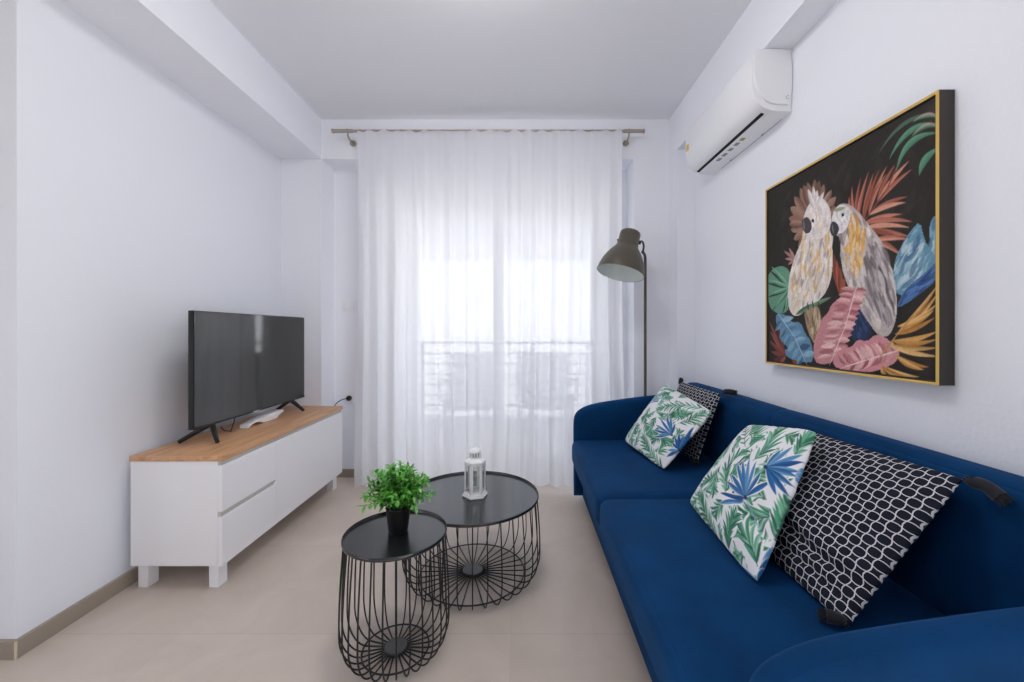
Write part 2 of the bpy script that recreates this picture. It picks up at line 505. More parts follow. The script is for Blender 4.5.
CX0, CX1, CZ0, CZ1 = -1.105, .682, .035, 2.443
def fold(x):
    u = (x-CX0)
    return (.023*math.sin(2*PI*u/.118 + 1.5*math.sin(2*PI*u/.61)) + .003*math.sin(2*PI*u/.055 + 2*math.sin(2*PI*u/.37)+1)
            + .012*math.sin(2*PI*u/.31+.5))
bm = BM()
NX, NZ = 640, 26
grid = []
for j in range(NZ+1):
    t = j/NZ; z = CZ1 + (CZ0-CZ1)*t
    row = []
    amp = .35 + .65*min(1, t*3.0) + .12*t
    for i in range(NX+1):
        s = i/NX
        x = CX0 + (CX1-CX0)*s
        xx = x + .012*math.sin(5*t + 9*s)*t + .010*t*math.sin(2*PI*(x-CX0)/.098+.8)
        if s < .03 or s > .97:
            xx += (.03*t)*(1 if s > .5 else -1)*abs(s-.5)*2*0.5
        y = RYD - .024 + .022*min(1, 3*t) + fold(x + .018*math.sin(2.2*t+3*x)*t)*amp
        zz = z
        if j == 0: zz += .004*math.cos(2*PI*(x-CX0)/.0885)
        if j == NZ: zz += .006*math.sin(3*x+1) + (.012 if s < .06 else 0)*0 + .022*max(0, math.sin((s-.02)*PI*3.0))*(s < .35)
        row.append(bm.verts.new((xx, y, zz)))
    grid.append(row)
for j in range(NZ):
    for i in range(NX):
        bm.faces.new((grid[j][i], grid[j][i+1], grid[j+1][i+1], grid[j+1][i]))
cur = thing('sheer_curtain', 'long white sheer curtain hanging over the balcony door', 'curtain', ((CX0+CX1)/2, RYD, CZ0))
finish('curtain_fabric', bm, M_sheer, cur, angle=180)
nh = 20
for k in range(nh):
    x = CX0 + .012 + (CX1-CX0-.024)*k/(nh-1)
    bm = BM()
    tube(bm, [(x, RYD + .0125*math.cos(a), RZ + .0125*math.sin(a)) for a in [2*PI*q/16 for q in range(16)]], .0016, 6, closed=True)
    tube(bm, [(x, RYD+.0125*0, RZ-.0125), (x, RYD-.018, RZ-.020)], .0013, 6)
    finish('curtain_ring', bm, M_brass, cur)

# ------------------------------------------------------------------ TV cabinet
cab = thing('tv_cabinet', 'low white lacquered cabinet with an oak top along the left wall', 'cabinet', (-1.445, 2.24, 0))
cx0, cx1, cy0, cy1, cz0, cz1 = -1.640, -1.256, 1.700, 2.842, .104, .545
finish('body', bx(cx0, cx1-.018, cy0, cy1, cz0, cz1, .0015, 1), M_white, cab)
finish('top', bx(cx0-.002, cx1+.006, cy0-.004, cy1+.002, cz1, cz1+.023, .002, 2), M_wood, cab)
finish('recess_strip', bx(cx1-.0179, cx1-.005, cy0+.0015, cy1-.0015, cz0+.01, cz1-.0005), M_gap, cab, smooth=False)
zs = .322                                   # joint between the two drawers
fx0, fx1 = cx1-.0178, cx1+.002
ysl = 2.075                                 # the finger slot ends here, and so do the drawers
def front(poly, name):
    bm = BM(); prism(bm, poly, 'x', fx0, fx1, .0012, 1); return finish(name, bm, M_white, cab)
front([(cy0, zs+.011), (ysl-.012, zs+.011), (ysl-.0003, zs+.002), (ysl-.0003, cz1-.018), (cy0, cz1-.018)], 'drawer_front')
front([(cy0, cz0), (ysl-.0003, cz0), (ysl-.0003, zs+.0008), (ysl-.014, zs-.011), (cy0, zs-.011)], 'drawer_front')
front([(ysl+.0003, cz0), (cy1, cz0), (cy1, cz1-.018), (ysl+.0003, cz1-.018)], 'door')
for (x0, x1) in ((-1.629, -1.586), (-1.328, -1.286)):
    for (y0, y1) in ((1.722, 1.775), (2.772, 2.825)):
        finish('leg', bx(x0, x1, y0, y1, 0, cz0, .002, 1), M_white, cab)

# ------------------------------------------------------------------ television and router
ZT = cz1+.023
tv = thing('television', 'black flat screen television standing on the oak topped cabinet', 'television', (-1.47, 2.25, ZT))
tx, ty0, ty1, tz0, tz1 = -1.455, 1.800, 2.722, .650, 1.184
def screen_mat():
    m = pmat('dark glossy screen', srgb(30, 30, 28), rough=.09, spec=.8)
    return m
finish('housing', bx(tx-.026, tx-.003, ty0, ty1, tz0, tz1, .003, 2), M_blackplastic, tv)
bm = BM(); box(bm, tx-.06, tx-.026, ty0+.12, ty1-.12, tz0+.03, tz0+.30, .01, 2); finish('rear_cover', bm, M_blackplastic, tv)
finish('screen', bx(tx-.003, tx, ty0+.004, ty1-.003, tz0+.010, tz1-.003, .0006, 1), screen_mat(), tv)
finish('bezel', bx(tx-.003, tx+.0008, ty0+.001, ty1-.001, tz0, tz0+.0098, .0006, 1), M_blackplastic, tv)
finish('logo_plate', bx(tx-.002, tx+.0016, 2.20, 2.255, tz0-.004, tz0+.006, .0005, 1), M_rail, tv)
for yy, dy in ((1.925, -.05), (2.58, .04)):
    bm = BM()
    for xf in (-1.585, -1.405):
        tube(bm, [(tx-.014, yy, tz0+.004), (tx-.014+(xf-tx+.014)*.35, yy+dy*.4, tz0-.022), (xf, yy+dy, ZT+.0098)], [.013, .012, .009], 8)
    finish('leg', bm, M_blackplastic, tv)
bm = BM(); tube(bm, [(tx-.045, 2.12, tz0+.05), (tx-.046, 2.12, tz0-.03), (tx-.05, 2.10, ZT+.004), (tx-.10, 2.12, ZT+.004), (cx0+.01, 2.2, ZT+.004)], .0028, 8); finish('cable', bm, M_blackplastic, tv)

rt = thing('router', 'small white router with a wavy arched underside under the television', 'router', (-1.50, 2.42, ZT))
bm = BM()
y0, y1 = 2.18, 2.50
top = [(y0 + (y1-y0)*k/20, ZT + .020 + .022*(k/20) + .006*math.sin(PI*k/20)) for k in range(21)]
bot = []
for k in range(20, -1, -1):
    t = k/20
    bot.append((y0 + (y1-y0)*t, ZT + .001 + .018*max(0, math.sin(2*PI*t*1.25))**.8 * (1 if t < .4 else 1.4)))
prism(bm, top+bot, 'x', -1.515, -1.465, .003, 2)
finish('body', bm, M_whiteplastic, rt)
for k in range(4):
    finish('indicator', bx(-1.4652, -1.4645, 2.30+k*.02, 2.306+k*.02, ZT+.031+k*.0016, ZT+.0335+k*.0016), M_lime, rt, smooth=False)

# ------------------------------------------------------------------ sockets and switch
def plate(name, label, cat, x, z, w=.080):
    t = thing(name, label, cat, (x, YR, z))
    finish('plate', bx(x-w/2, x+w/2, YR-.009, YR, z-w/2, z+w/2, .003, 2), M_whiteplastic, t)
    return t
s = plate('light_switch', 'white square light switch on the back wall beside the curtain', 'switch', -1.295, 1.283)
for k in (-1, 1):
    finish('rocker', bx(-1.295-.027+(.0275 if k > 0 else 0), -1.295-.0005+(.0275 if k > 0 else 0), YR-.013, YR-.008, 1.256, 1.310, .0015, 2), M_whiteplastic, s)
s = plate('wall_socket', 'white wall socket on the back wall above the cabinet end', 'socket', -1.283, .592)
bm = BM(); Mx = Matrix.Translation((-1.283, YR-.009, .592)) @ Matrix.Rotation(PI/2, 4, 'X')
lathe(bm, [(0.0, -.001), (.019, -.001), (.021, .0025), (.024, .0025), (.024, -.001)], 28, M=Mx)
finish('socket_ring', bm, M_whiteplastic, s)
pl = thing('power_cable', 'black plug and cable in the socket behind the oak topped cabinet', 'cable', (-1.283, YR-.02, .592))
bm = BM(); lathe(bm, [(0, 0), (.019, 0), (.020, .012), (.016, .024), (.010, .034), (0, .036)], 24, M=Matrix.Translation((-1.283, YR-.0125, .592)) @ Matrix.Rotation(PI/2, 4, 'X'))
finish('plug', bm, M_blackplastic, pl)
bm = BM(); tube(bm, smooth_poly([(-1.290, YR-.035, .592), (-1.315, YR-.045, .590), (-1.345, YR-.06, .575), (-1.365, YR-.09, .545), (-1.372, YR-.12, .42), (-1.375, YR-.12, .20), (-1.375, YR-.10, .005)], 2, False), .0035, 8)
finish('cord', bm, M_blackplastic, pl)
s = thing('wall_socket', 'white wall socket on the left wall half hidden behind the television', 'socket', (XL, 2.092, .66))
finish('plate', bx(XL, XL+.009, 2.052, 2.132, .62, .70, .003, 2), M_whiteplastic, s)
bm = BM(); lathe(bm, [(0.0, .001), (.019, .001), (.021, .0035), (.024, .0035), (.024, -.001)], 28, M=Matrix.Translation((XL+.008, 2.092, .66)) @ Matrix.Rotation(PI/2, 4, 'Y'))
finish('socket_ring', bm, M_whiteplastic, s)

# ------------------------------------------------------------------ wire basket tables
def wire_table(cx, cy, R, ztop, rb, rr, n, label, rw=.0027):
    t = thing('wire_basket_table', label, 'side table', (cx, cy, 0), 'round black wire tables')
    bm = BM()
    lathe(bm, [(0, ztop-.006), (R-.006, ztop-.006), (R-.004, ztop), (R-.0015, ztop+.004), (R, ztop+.003), (R+.001, ztop-.004), (R, ztop-.008), (R-.004, ztop-.010), (0, ztop-.010)], 96, (cx, cy, 0))
    finish('tabletop', bm, M_tabletop, t, angle=50)
    # profile of one wire: straight down from the rim, swelling, round bottom, then flat in to the hub
    prof = [(R-.006, ztop-.012)]
    zb = .05 + .45*(rb-rr)
    for k in range(1, 9):
        u = k/8
        prof.append((R-.006 + (rb-R+.006)*math.sin(u*PI/2), ztop-.012 + (zb+.035-ztop+.012)*u))
    zc = zb+.035
    for k in range(1, 11):
        a = k/10*PI/2
        prof.append((rr + (rb-rr)*math.cos(a), .0045 + (zc-.0045)*(1-math.sin(a))))
    prof += [(rr*.75, .006), (rr*.45, .009), (.020, .012)]
    for k in range(n):
        a = 2*PI*(k+.37)/n
        b_ = BM()
        tube(b_, [(cx + r*math.cos(a), cy + r*math.sin(a), z) for r, z in prof], rw, 6)
        finish('wire', b_, M_blackmetal, t)
    bm = BM(); tube(bm, [(cx + rr*math.cos(2*PI*q/72), cy + rr*math.sin(2*PI*q/72), .0105) for q in range(72)], rw*1.1, 6, closed=True)
    finish('base_ring', bm, M_blackmetal, t)
    hr = .037 if R < .25 else .044
    bm = BM(); lathe(bm, [(0, .004), (hr, .004), (hr+.001, .006), (hr+.001, .018), (hr-.001, .020), (0, .020)], 36, (cx, cy, 0))
    finish('hub', bm, M_hub, t)
    return t
wire_table(-.427, 1.383, .171, .406, .179, .110, 28, 'smaller taller black wire table nearer the camera, carrying the green plant')
wire_table(-.218, 1.825, .297, .357, .304, .232, 33, 'larger lower black wire table carrying the white lantern')

# ------------------------------------------------------------------ potted plant
px, py, pz = -.424, 1.400, .4005
M_soil = pmat('dark soil', srgb(40, 32, 26), rough=.95)
pp = thing('potted_plant', 'bushy green plant in a black pot on the smaller wire table', 'plant', (px, py, pz))
bm = BM()
lathe(bm, [(0, .002), (.031, .0), (.033, .004), (.041, .080), (.0425, .082), (.0425, .088), (.040, .088), (.039, .076), (0, .076)], 36, (px, py, pz))
finish('pot', bm, M_blackplastic, pp)
bm = BM(); lathe(bm, [(.0, .080), (.025, .079), (.0388, .077)], 24, (px, py, pz)); finish('soil', bm, M_soil, pp)
def leaf_mat():
    m, nt, b, out = new_mat('fresh green leaf')
    tc = nt.nodes.new('ShaderNodeTexCoord')
    n = nt.nodes.new('ShaderNodeTexNoise'); n.inputs['Scale'].default_value = 55; n.inputs['Detail'].default_value = 3
    nt.links.new(tc.outputs['Object'], n.inputs['Vector'])
    rp = nt.nodes.new('ShaderNodeValToRGB')
    rp.color_ramp.elements[0].position = .32; rp.color_ramp.elements[0].color = (.022, .165, .022, 1)
    rp.color_ramp.elements[1].position = .68; rp.color_ramp.elements[1].color = (.20, .60, .075, 1)
    nt.links.new(n.outputs['Fac'], rp.inputs[0]); nt.links.new(rp.outputs[0], b.inputs['Base Color'])
    b.inputs['Roughness'].default_value = .45
    return m
M_leafplant = leaf_mat()
bs, bl = BM(), BM()
def leaf(bm, base, d, up, L, W):
    d = d.normalized(); s = d.cross(up)
    if s.length < 1e-3: s = Vector((1, 0, 0))
    s.normalize(); nrm = s.cross(d)
    prof = [(0, .15), (.25, .8), (.5, 1), (.75, .7), (1, .04)]
    L_, C_, R_ = [], [], []
    for t, w in prof:
        p = base + d*L*t - nrm*L*.18*t*t
        C_.append(bm.verts.new(p)); L_.append(bm.verts.new(p + s*W*w + nrm*W*.28*w)); R_.append(bm.verts.new(p - s*W*w + nrm*W*.28*w))
    for i in range(4):
        bm.faces.new((L_[i], C_[i], C_[i+1], L_[i+1])); bm.faces.new((C_[i], R_[i], R_[i+1], C_[i+1]))
rnd = random.Random(5)
base0 = Vector((px, py, pz+.078))
for q in range(84):
    az = rnd.uniform(0, 2*PI); el = rnd.uniform(.02, 1.22)**1.0
    out = math.sin(el*1.18)
    L = rnd.uniform(.100, .142) * (1.10 if el < .6 else .92)
    tip = Vector((math.cos(az)*out, math.sin(az)*out, math.cos(el*1.18)*1.0+.24)).normalized()*L
    b0 = base0 + Vector((math.cos(az), math.sin(az), 0))*rnd.uniform(0, .026)
    pts = [b0 + tip*t + Vector((0, 0, .020*math.sin(PI*t)*out)) for t in (0, .25, .5, .75, 1.0)]
    tube(bs, pts, [.0014, .0013, .0011, .0009, .0006], 5)
    nl = rnd.randint(15, 20)
    for k in range(nl):
        t = .22 + .78*k/(nl-1)
        i = min(3, int(t*4)); f = t*4-i
        p = pts[i].lerp(pts[i+1], f); ax = (pts[i+1]-pts[i]).normalized()
        side = ax.cross(Vector((0, 0, 1)))
        if side.length < .05: side = Vector((1, 0, 0))
        side.normalize(); oth = side.cross(ax)
        ph = k*2.4 + rnd.uniform(-.4, .4)
        dr = ax*rnd.uniform(.5, .9) + (side*math.cos(ph) + oth*math.sin(ph))*.85
        leaf(bl, p, dr, Vector((0, 0, 1)), rnd.uniform(.019, .029), rnd.uniform(.0042, .0062))
fo = finish('foliage', bl, M_leafplant, pp, angle=180)
finish('stem', bs, pmat('green stem', srgb(70, 110, 45), rough=.6), pp)

# ------------------------------------------------------------------ lantern
lx, ly, lz = -.207, 1.825, .3515
lan = thing('lantern', 'white metal candle lantern with glass sides on the larger wire table', 'lantern', (lx, ly, lz))
def hexring(r, rot=0.0, n=6):
    return [(lx + r*math.cos(2*PI*k/n+rot), ly + r*math.sin(2*PI*k/n+rot)) for k in range(n)]
rot = math.radians(14)
bm = BM(); prism(bm, hexring(.058, rot), 'z', lz, lz+.010, .003, 2); prism(bm, hexring(.053, rot), 'z', lz+.0095, lz+.017, .002, 2); finish('base', bm, M_white, lan)
zb0, zb1 = lz+.016, lz+.154
hp = hexring(.047, rot)
bm = BM()
for k in range(6):
    a, b_ = Vector((*hp[k], 0)), Vector((*hp[(k+1) % 6], 0))
    d = (b_-a).normalized(); nrm = Vector((d.y, -d.x, 0))
    for (p, q, z0, z1) in ((a, a+d*.009, zb0, zb1), (b_-d*.009, b_, zb0, zb1), (a, b_, zb0, zb0+.010), (a, b_, zb1-.009, zb1)):
        e = nrm*.0012
        vs = [bm.verts.new((v.x, v.y, z)) for z in (z0, z1) for v in (p-e, q-e, q+e, p+e)]
        for f in ((0, 1, 2, 3), (4, 5, 6, 7), (0, 1, 5, 4), (1, 2, 6, 5), (2, 3, 7, 6), (3, 0, 4, 7)):
            bm.faces.new([vs[i] for i in f])
finish('frame', bm, M_white, lan, smooth=False)
for k in range(6):
    a, b_ = Vector((*hp[k], 0)), Vector((*hp[(k+1) % 6], 0)); d = (b_-a).normalized(); nrm = Vector((d.y, -d.x, 0))
    bm = BM(); e = nrm*.0006; p, q = a+d*.008, b_-d*.008
    vs = [bm.verts.new((v.x, v.y, z)) for z in (zb0+.009, zb1-.008) for v in (p-e, q-e, q+e, p+e)]
    for f in ((0, 1, 2, 3), (4, 5, 6, 7), (0, 1, 5, 4), (1, 2, 6, 5), (2, 3, 7, 6), (3, 0, 4, 7)):
        bm.faces.new([vs[i] for i in f])
    finish('glass_pane', bm, M_lglass, lan, smooth=False)
bm = BM(); lathe(bm, [(.0, zb1-lz), (.051, zb1-lz), (.051, zb1-lz+.004), (.042, zb1-lz+.010), (.030, zb1-lz+.015), (.027, zb1-lz+.017), (0, zb1-lz+.017)], 6, M=Matrix.Translation((lx, ly, lz)) @ Matrix.Rotation(rot, 4, 'Z'))
finish('roof', bm, M_white, lan, angle=25)
zc = zb1+.016
bm = BM()
lathe(bm, [(0, 0), (.0265, 0), (.0265, .006), (0, .006)], 24, (lx, ly, zc))
for k in range(12):
    a = 2*PI*k/12
    tube(bm, [(lx+.0240*math.cos(a), ly+.0240*math.sin(a), zc+.005), (lx+.0240*math.cos(a), ly+.0240*math.sin(a), zc+.027)], .0034, 6)
lathe(bm, [(0, .026), (.0268, .026), (.0268, .032), (.022, .039), (.011, .044), (0, .045)], 24, (lx, ly, zc))
finish('chimney_cap', bm, M_white, lan)
bm = BM(); lathe(bm, [(0, .003), (.0205, .003), (.0205, .027), (0, .027)], 20, (lx, ly, zc)); finish('vent_liner', bm, M_grey_print, lan)
bm = BM(); tube(bm, [(lx + .009*math.cos(a), ly, zc+.044+.009*math.sin(a)-.004) for a in [2*PI*q/20 for q in range(20)]], .0012, 6, closed=True); finish('ring_handle', bm, M_white, lan)

# ------------------------------------------------------------------ sofa
sofa = thing('sofa', 'long royal blue velvet sofa with low rounded arms along the right wall', 'sofa', (.75, 1.62, 0))
SY0, SY1, SYM = .640, 2.583, 1.684
finish('base', bx(.395, 1.14, SY0-.02, SY1+.02, .025, .27, .012, 3), M_velvet, sofa)
for (a, b_) in ((SY0, SYM-.002), (SYM+.002, SY1)):
    bm = BM(); soft_box(bm, .322, 1.05, a, b_, .252, .405, .040, (.006, .003, .006), 26, .0016); finish('seat_cushion', bm, M_velvet, sofa)
for (a, b_) in ((SY0-.03, SYM+.03), (SYM-.03, SY1+.03)):
    bm = BM(); soft_box(bm, 1.037, 1.150, a, b_, .24, .766, .045, (.008, .002, .004), 26); finish('backrest', bm, M_velvet, sofa)
prof = [(.340, .035), (.338, .46), (.340, .532), (.359, .574), (.410, .606), (.476, .626), (.59, .645), (.784, .671), (.98, .690), (1.15, .702), (1.15, .035)]
top = smooth_poly(prof[1:10], 2, False)
apoly = [prof[0]] + top + [prof[10]]
for (a, b_) in ((.575, .641), (SY1-.004, 2.650)):
    bm = BM(); prism(bm, apoly, 'y', a, b_, .032, 7); ar = finish('arm', bm, M_velvet, sofa, angle=60)
    for yy in (a+.012, b_-.012):               # stitched seam along the rounded top
        bm = BM()
        line = [(x + (.012 if z < .58 else .003), yy, z-.0072) for x, z in top[4:]]
        tube(bm, line, .0009, 6); finish('seam', bm, M_velvet, ar)
for x in (.45, 1.08):
    for y in (.70, 2.56):
        bm = BM(); tube(bm, [(x, y, 0), (x, y, .03)], .022, 16); finish('foot', bm, M_blackplastic, sofa)

# ------------------------------------------------------------------ prints (rasterised in cloth / canvas coordinates)
class Sheet:
    def __init__(self, n, base):
        self.n = n
        self.img = np.ones((n+1, n+1, 3))*np.array(base[:3])
        g = np.linspace(0, 1, n+1)
        self.U, self.V = np.meshgrid(g, g, indexing='xy')      # [row v, col u]
    def _win(self, us, vs, pad):
        n = self.n
        u0 = max(0, int((min(us)-pad)*n)); u1 = min(n+1, int((max(us)+pad)*n)+2)
        v0 = max(0, int((min(vs)-pad)*n)); v1 = min(n+1, int((max(vs)+pad)*n)+2)
        return slice(v0, v1), slice(u0, u1)
    def blade(self, a, b, w, col, col2=None, bend=0.0, peak=.45, vein=None, alpha=1.0):
        """a lens-shaped leaflet or brush stroke from a to b, half width w"""
        sl = self._win((a[0], b[0]), (a[1], b[1]), w+abs(bend)+.004)
        U, V = self.U[sl], self.V[sl]
        if U.size == 0: return
        dx, dy = b[0]-a[0], b[1]-a[1]; L = math.hypot(dx, dy)+1e-9
        t = ((U-a[0])*dx + (V-a[1])*dy)/L/L
        s = (-(U-a[0])*dy + (V-a[1])*dx)/L
        tc = np.clip(t, 0, 1)
        s = s - bend*4*tc*(1-tc)
        e = math.log(.5)/math.log(peak)
        wd = w*np.sin(PI*tc**e)**.85
        d = (wd - np.abs(s))*self.n
        m = np.clip(d+.5, 0, 1)*((t > 0) & (t < 1))*alpha
        c = np.array(col[:3])[None, None]
        if col2 is not None:
            k = np.clip(.5 + .9*s/(w+1e-9), 0, 1)[..., None]
            c = c*(1-k) + np.array(col2[:3])[None, None]*k
        cur = self.img[sl]
        self.img[sl] = cur*(1-m[..., None]) + c*m[..., None]
        if vein is not None:
            mv = np.clip(1 - np.abs(s)*self.n*1.1, 0, 1)*((t > 0.02) & (t < .92))*.7
            self.img[sl] = self.img[sl]*(1-mv[..., None]) + np.array(vein[:3])*mv[..., None]
    def mask(self, poly):
        U, V = self.U, self.V
        ins = np.zeros(U.shape, bool)
        n = len(poly)
        for i in range(n):
            x0, y0 = poly[i]; x1, y1 = poly[(i+1) % n]
            if abs(y1-y0) < 1e-12: continue
            c = ((y0 > V) != (y1 > V)) & (U < (x1-x0)*(V-y0)/(y1-y0)+x0)
            ins ^= c
        return ins
    def poly(self, pts, col, smooth=2):
        p = smooth_poly(pts, smooth) if smooth else pts
        m = self.mask(p)
        self.img[m] = np.array(col[:3])
        return m
    def line(self, pts, w, col):
        for a, b in zip(pts[:-1], pts[1:]):
            self.blade((a[0]-(b[0]-a[0])*.1, a[1]-(b[1]-a[1])*.1), (b[0]+(b[0]-a[0])*.1, b[1]+(b[1]-a[1])*.1), w, col)
    def frond(self, rib, n, L, w, ang, cols, rnd, both=True, stem=None, taper=True):
        P = [np.array(p, float) for p in smooth_poly(rib, 3, False)]
        seg = [np.linalg.norm(P[i+1]-P[i]) for i in range(len(P)-1)]
        tot = sum(seg)
        for k in range(n):
            t = (k+.5)/n*tot; i = 0
            while i < len(seg)-1 and t > seg[i]: t -= seg[i]; i += 1
            p = P[i] + (P[i+1]-P[i])*t/(seg[i]+1e-9); d = (P[i+1]-P[i])/(seg[i]+1e-9)
            f = (k+.5)/n
            l = L*(math.sin(PI*(.18+.74*f))**.7 if taper else 1)*rnd.uniform(.88, 1.1)
            for sgn in ((1, -1) if both else (1,)):
                a = sgn*ang*(1-.35*f) + rnd.uniform(-.08, .08)
                e = np.array((d[0]*math.cos(a)-d[1]*math.sin(a), d[0]*math.sin(a)+d[1]*math.cos(a)))
                c = cols[rnd.randrange(len(cols))]; c2 = cols[rnd.randrange(len(cols))]
                self.blade(tuple(p), tuple(p+e*l), w, c, c2, bend=-sgn*l*.08, vein=None)
        if stem is not None:
            self.line([tuple(q) for q in P], .0035, stem)

def bil(q, u, v):
    """q: TL, TR, BR, BL ; v up"""
    TL, TR, BR, BL = [np.array(p, float) for p in q]
    return (1-u)*(1-v)*BL + u*(1-v)*BR + u*v*TR + (1-u)*v*TL
def inv_bil(q, p):
    u = v = .5
    for _ in range(25):
        f = bil(q, u, v) - np.array(p, float)
        du = (bil(q, u+1e-4, v)-bil(q, u, v))/1e-4; dv = (bil(q, u, v+1e-4)-bil(q, u, v))/1e-4
        J = np.array([[du[0], dv[0]], [du[1], dv[1]]])
        s = np.linalg.solve(J, f); u -= s[0]; v -= s[1]
    return (float(u), float(v))

GREENS = [srgb(52, 118, 92), srgb(84, 150, 118), srgb(118, 176, 146), srgb(38, 92, 78), srgb(70, 140, 96), srgb(150, 196, 172)]
BLUES = [srgb(40, 78, 140), srgb(62, 108, 170), srgb(96, 138, 190), srgb(48, 92, 160), srgb(120, 158, 204)]
COTTON = (.80, .80, .82)
def pillow_surface(quad3, thick, sag, rc=.045):
    TL, TR, BR, BL = [np.array(p, float) for p in quad3]
    ex = (TR+BR)-(TL+BL); ey = (TL+TR)-(BL+BR); nrm = np.cross(ex, ey); nrm /= np.linalg.norm(nrm)
    if nrm[0] > 0: nrm = -nrm
    def f(u, v, side=1):
        a, b = 2*u-1, 2*v-1
        cr = rc*(a*b)**6
        uu = .5 + a*.5*(1 - sag*(1-b*b) - cr); vv = .5 + b*.5*(1 - sag*(1-a*a) - cr)
        k = max(0.0, (1-a*a)*(1-b*b))
        h = thick*(.62*k**.42 + .38*k)
        return BL*((1-uu)*(1-vv)) + BR*(uu*(1-vv)) + TR*(uu*vv) + TL*((1-uu)*vv) + nrm*(side*h*.5*(1.15 if side > 0 else .55)), k, nrm
    return f
def sketch_to_cloth(quad3, thick, sag):
    """maps points sketched over the photo onto the cloth's own u, v"""
    f = pillow_surface(quad3, thick, sag)
    def pr(u, v):
        p = f(min(1, max(0, u)), min(1, max(0, v)))[0]
        return np.array((521+F*p[0]/p[1], 331.5+F*(H-p[2])/p[1]))
    G = [(i/30, j/30) for i in range(31) for j in range(31)]
    P = np.array([pr(u, v) for u, v in G])
    def inv(q):
        q = np.array(q, float)
        k = int(np.argmin(((P-q)**2).sum(1))); u, v = G[k]
        if 0 < k and .02 < u < .98 and .02 < v < .98:
            for _ in range(6):
                e = pr(u, v)-q
                J = np.stack([(pr(u+.004, v)-pr(u-.004, v))/.008, (pr(u, v+.004)-pr(u, v-.004))/.008], 1)
                d = np.linalg.solve(J, e); d = np.clip(d, -.03, .03)
                u, v = min(.99, max(.01, u-d[0])), min(.99, max(.01, v-d[1]))
        return (float(u), float(v))
    return inv

GREENS = [srgb(40, 104, 84), srgb(76, 148, 118), srgb(122, 182, 152), srgb(30, 84, 74), srgb(60, 140, 92), srgb(150, 200, 176), srgb(88, 160, 128)]
BLUES = [srgb(24, 78, 132), srgb(44, 108, 164), srgb(84, 142, 188), srgb(34, 94, 152), srgb(110, 160, 200)]
COTTON = (.80, .80, .82)
def leaf_print(I, fans, fronds, blades, n=230, seed=1):
    S = Sheet(n, COTTON); rnd = random.Random(seed)
    for q in range(40):                        # background sprigs so the whole cloth is covered
        u, v = rnd.uniform(-.05, 1.05), rnd.uniform(-.05, 1.05); a = rnd.uniform(0, 2*PI)
        S.frond([(u, v), (u+.14*math.cos(a), v+.14*math.sin(a)), (u+.26*math.cos(a+.35), v+.26*math.sin(a+.35))], 8, .14, .0115, .7, GREENS, rnd, stem=srgb(60, 110, 90))
    for rib, k, L, w in fronds:
        r = [I(p) for p in rib]
        for p_, q_ in zip(r[:-1], r[1:]):        # white ground of the frond
            S.blade((p_[0]-.15*(q_[0]-p_[0]), p_[1]-.15*(q_[1]-p_[1])), (q_[0]+.15*(q_[0]-p_[0]), q_[1]+.15*(q_[1]-p_[1])), L*.55, COTTON)
        S.frond(r, k, L*1.12, w*1.1, .68, [COTTON], rnd)
        S.frond(r, k, L*1.05, w*.62, .68, GREENS, rnd, stem=srgb(46, 90, 84))
    for a, b, w in blades:
        S.blade(I(a), I(b), w*1.4, COTTON)
        S.blade(I(a), I(b), w, BLUES[rnd.randrange(5)], BLUES[rnd.randrange(5)])
    for c, tips, w in fans:
        cc = I(c)
        for p in tips:
            S.blade(cc, I(p), w*1.5, COTTON, peak=.55)
        for p in tips:
            S.blade(cc, I(p), w, BLUES[rnd.randrange(5)], BLUES[rnd.randrange(5)], peak=.55, vein=srgb(28, 66, 118))
        S.blade((cc[0]-.018, cc[1]), (cc[0]+.018, cc[1]), .014, srgb(30, 56, 116))
    return S.img

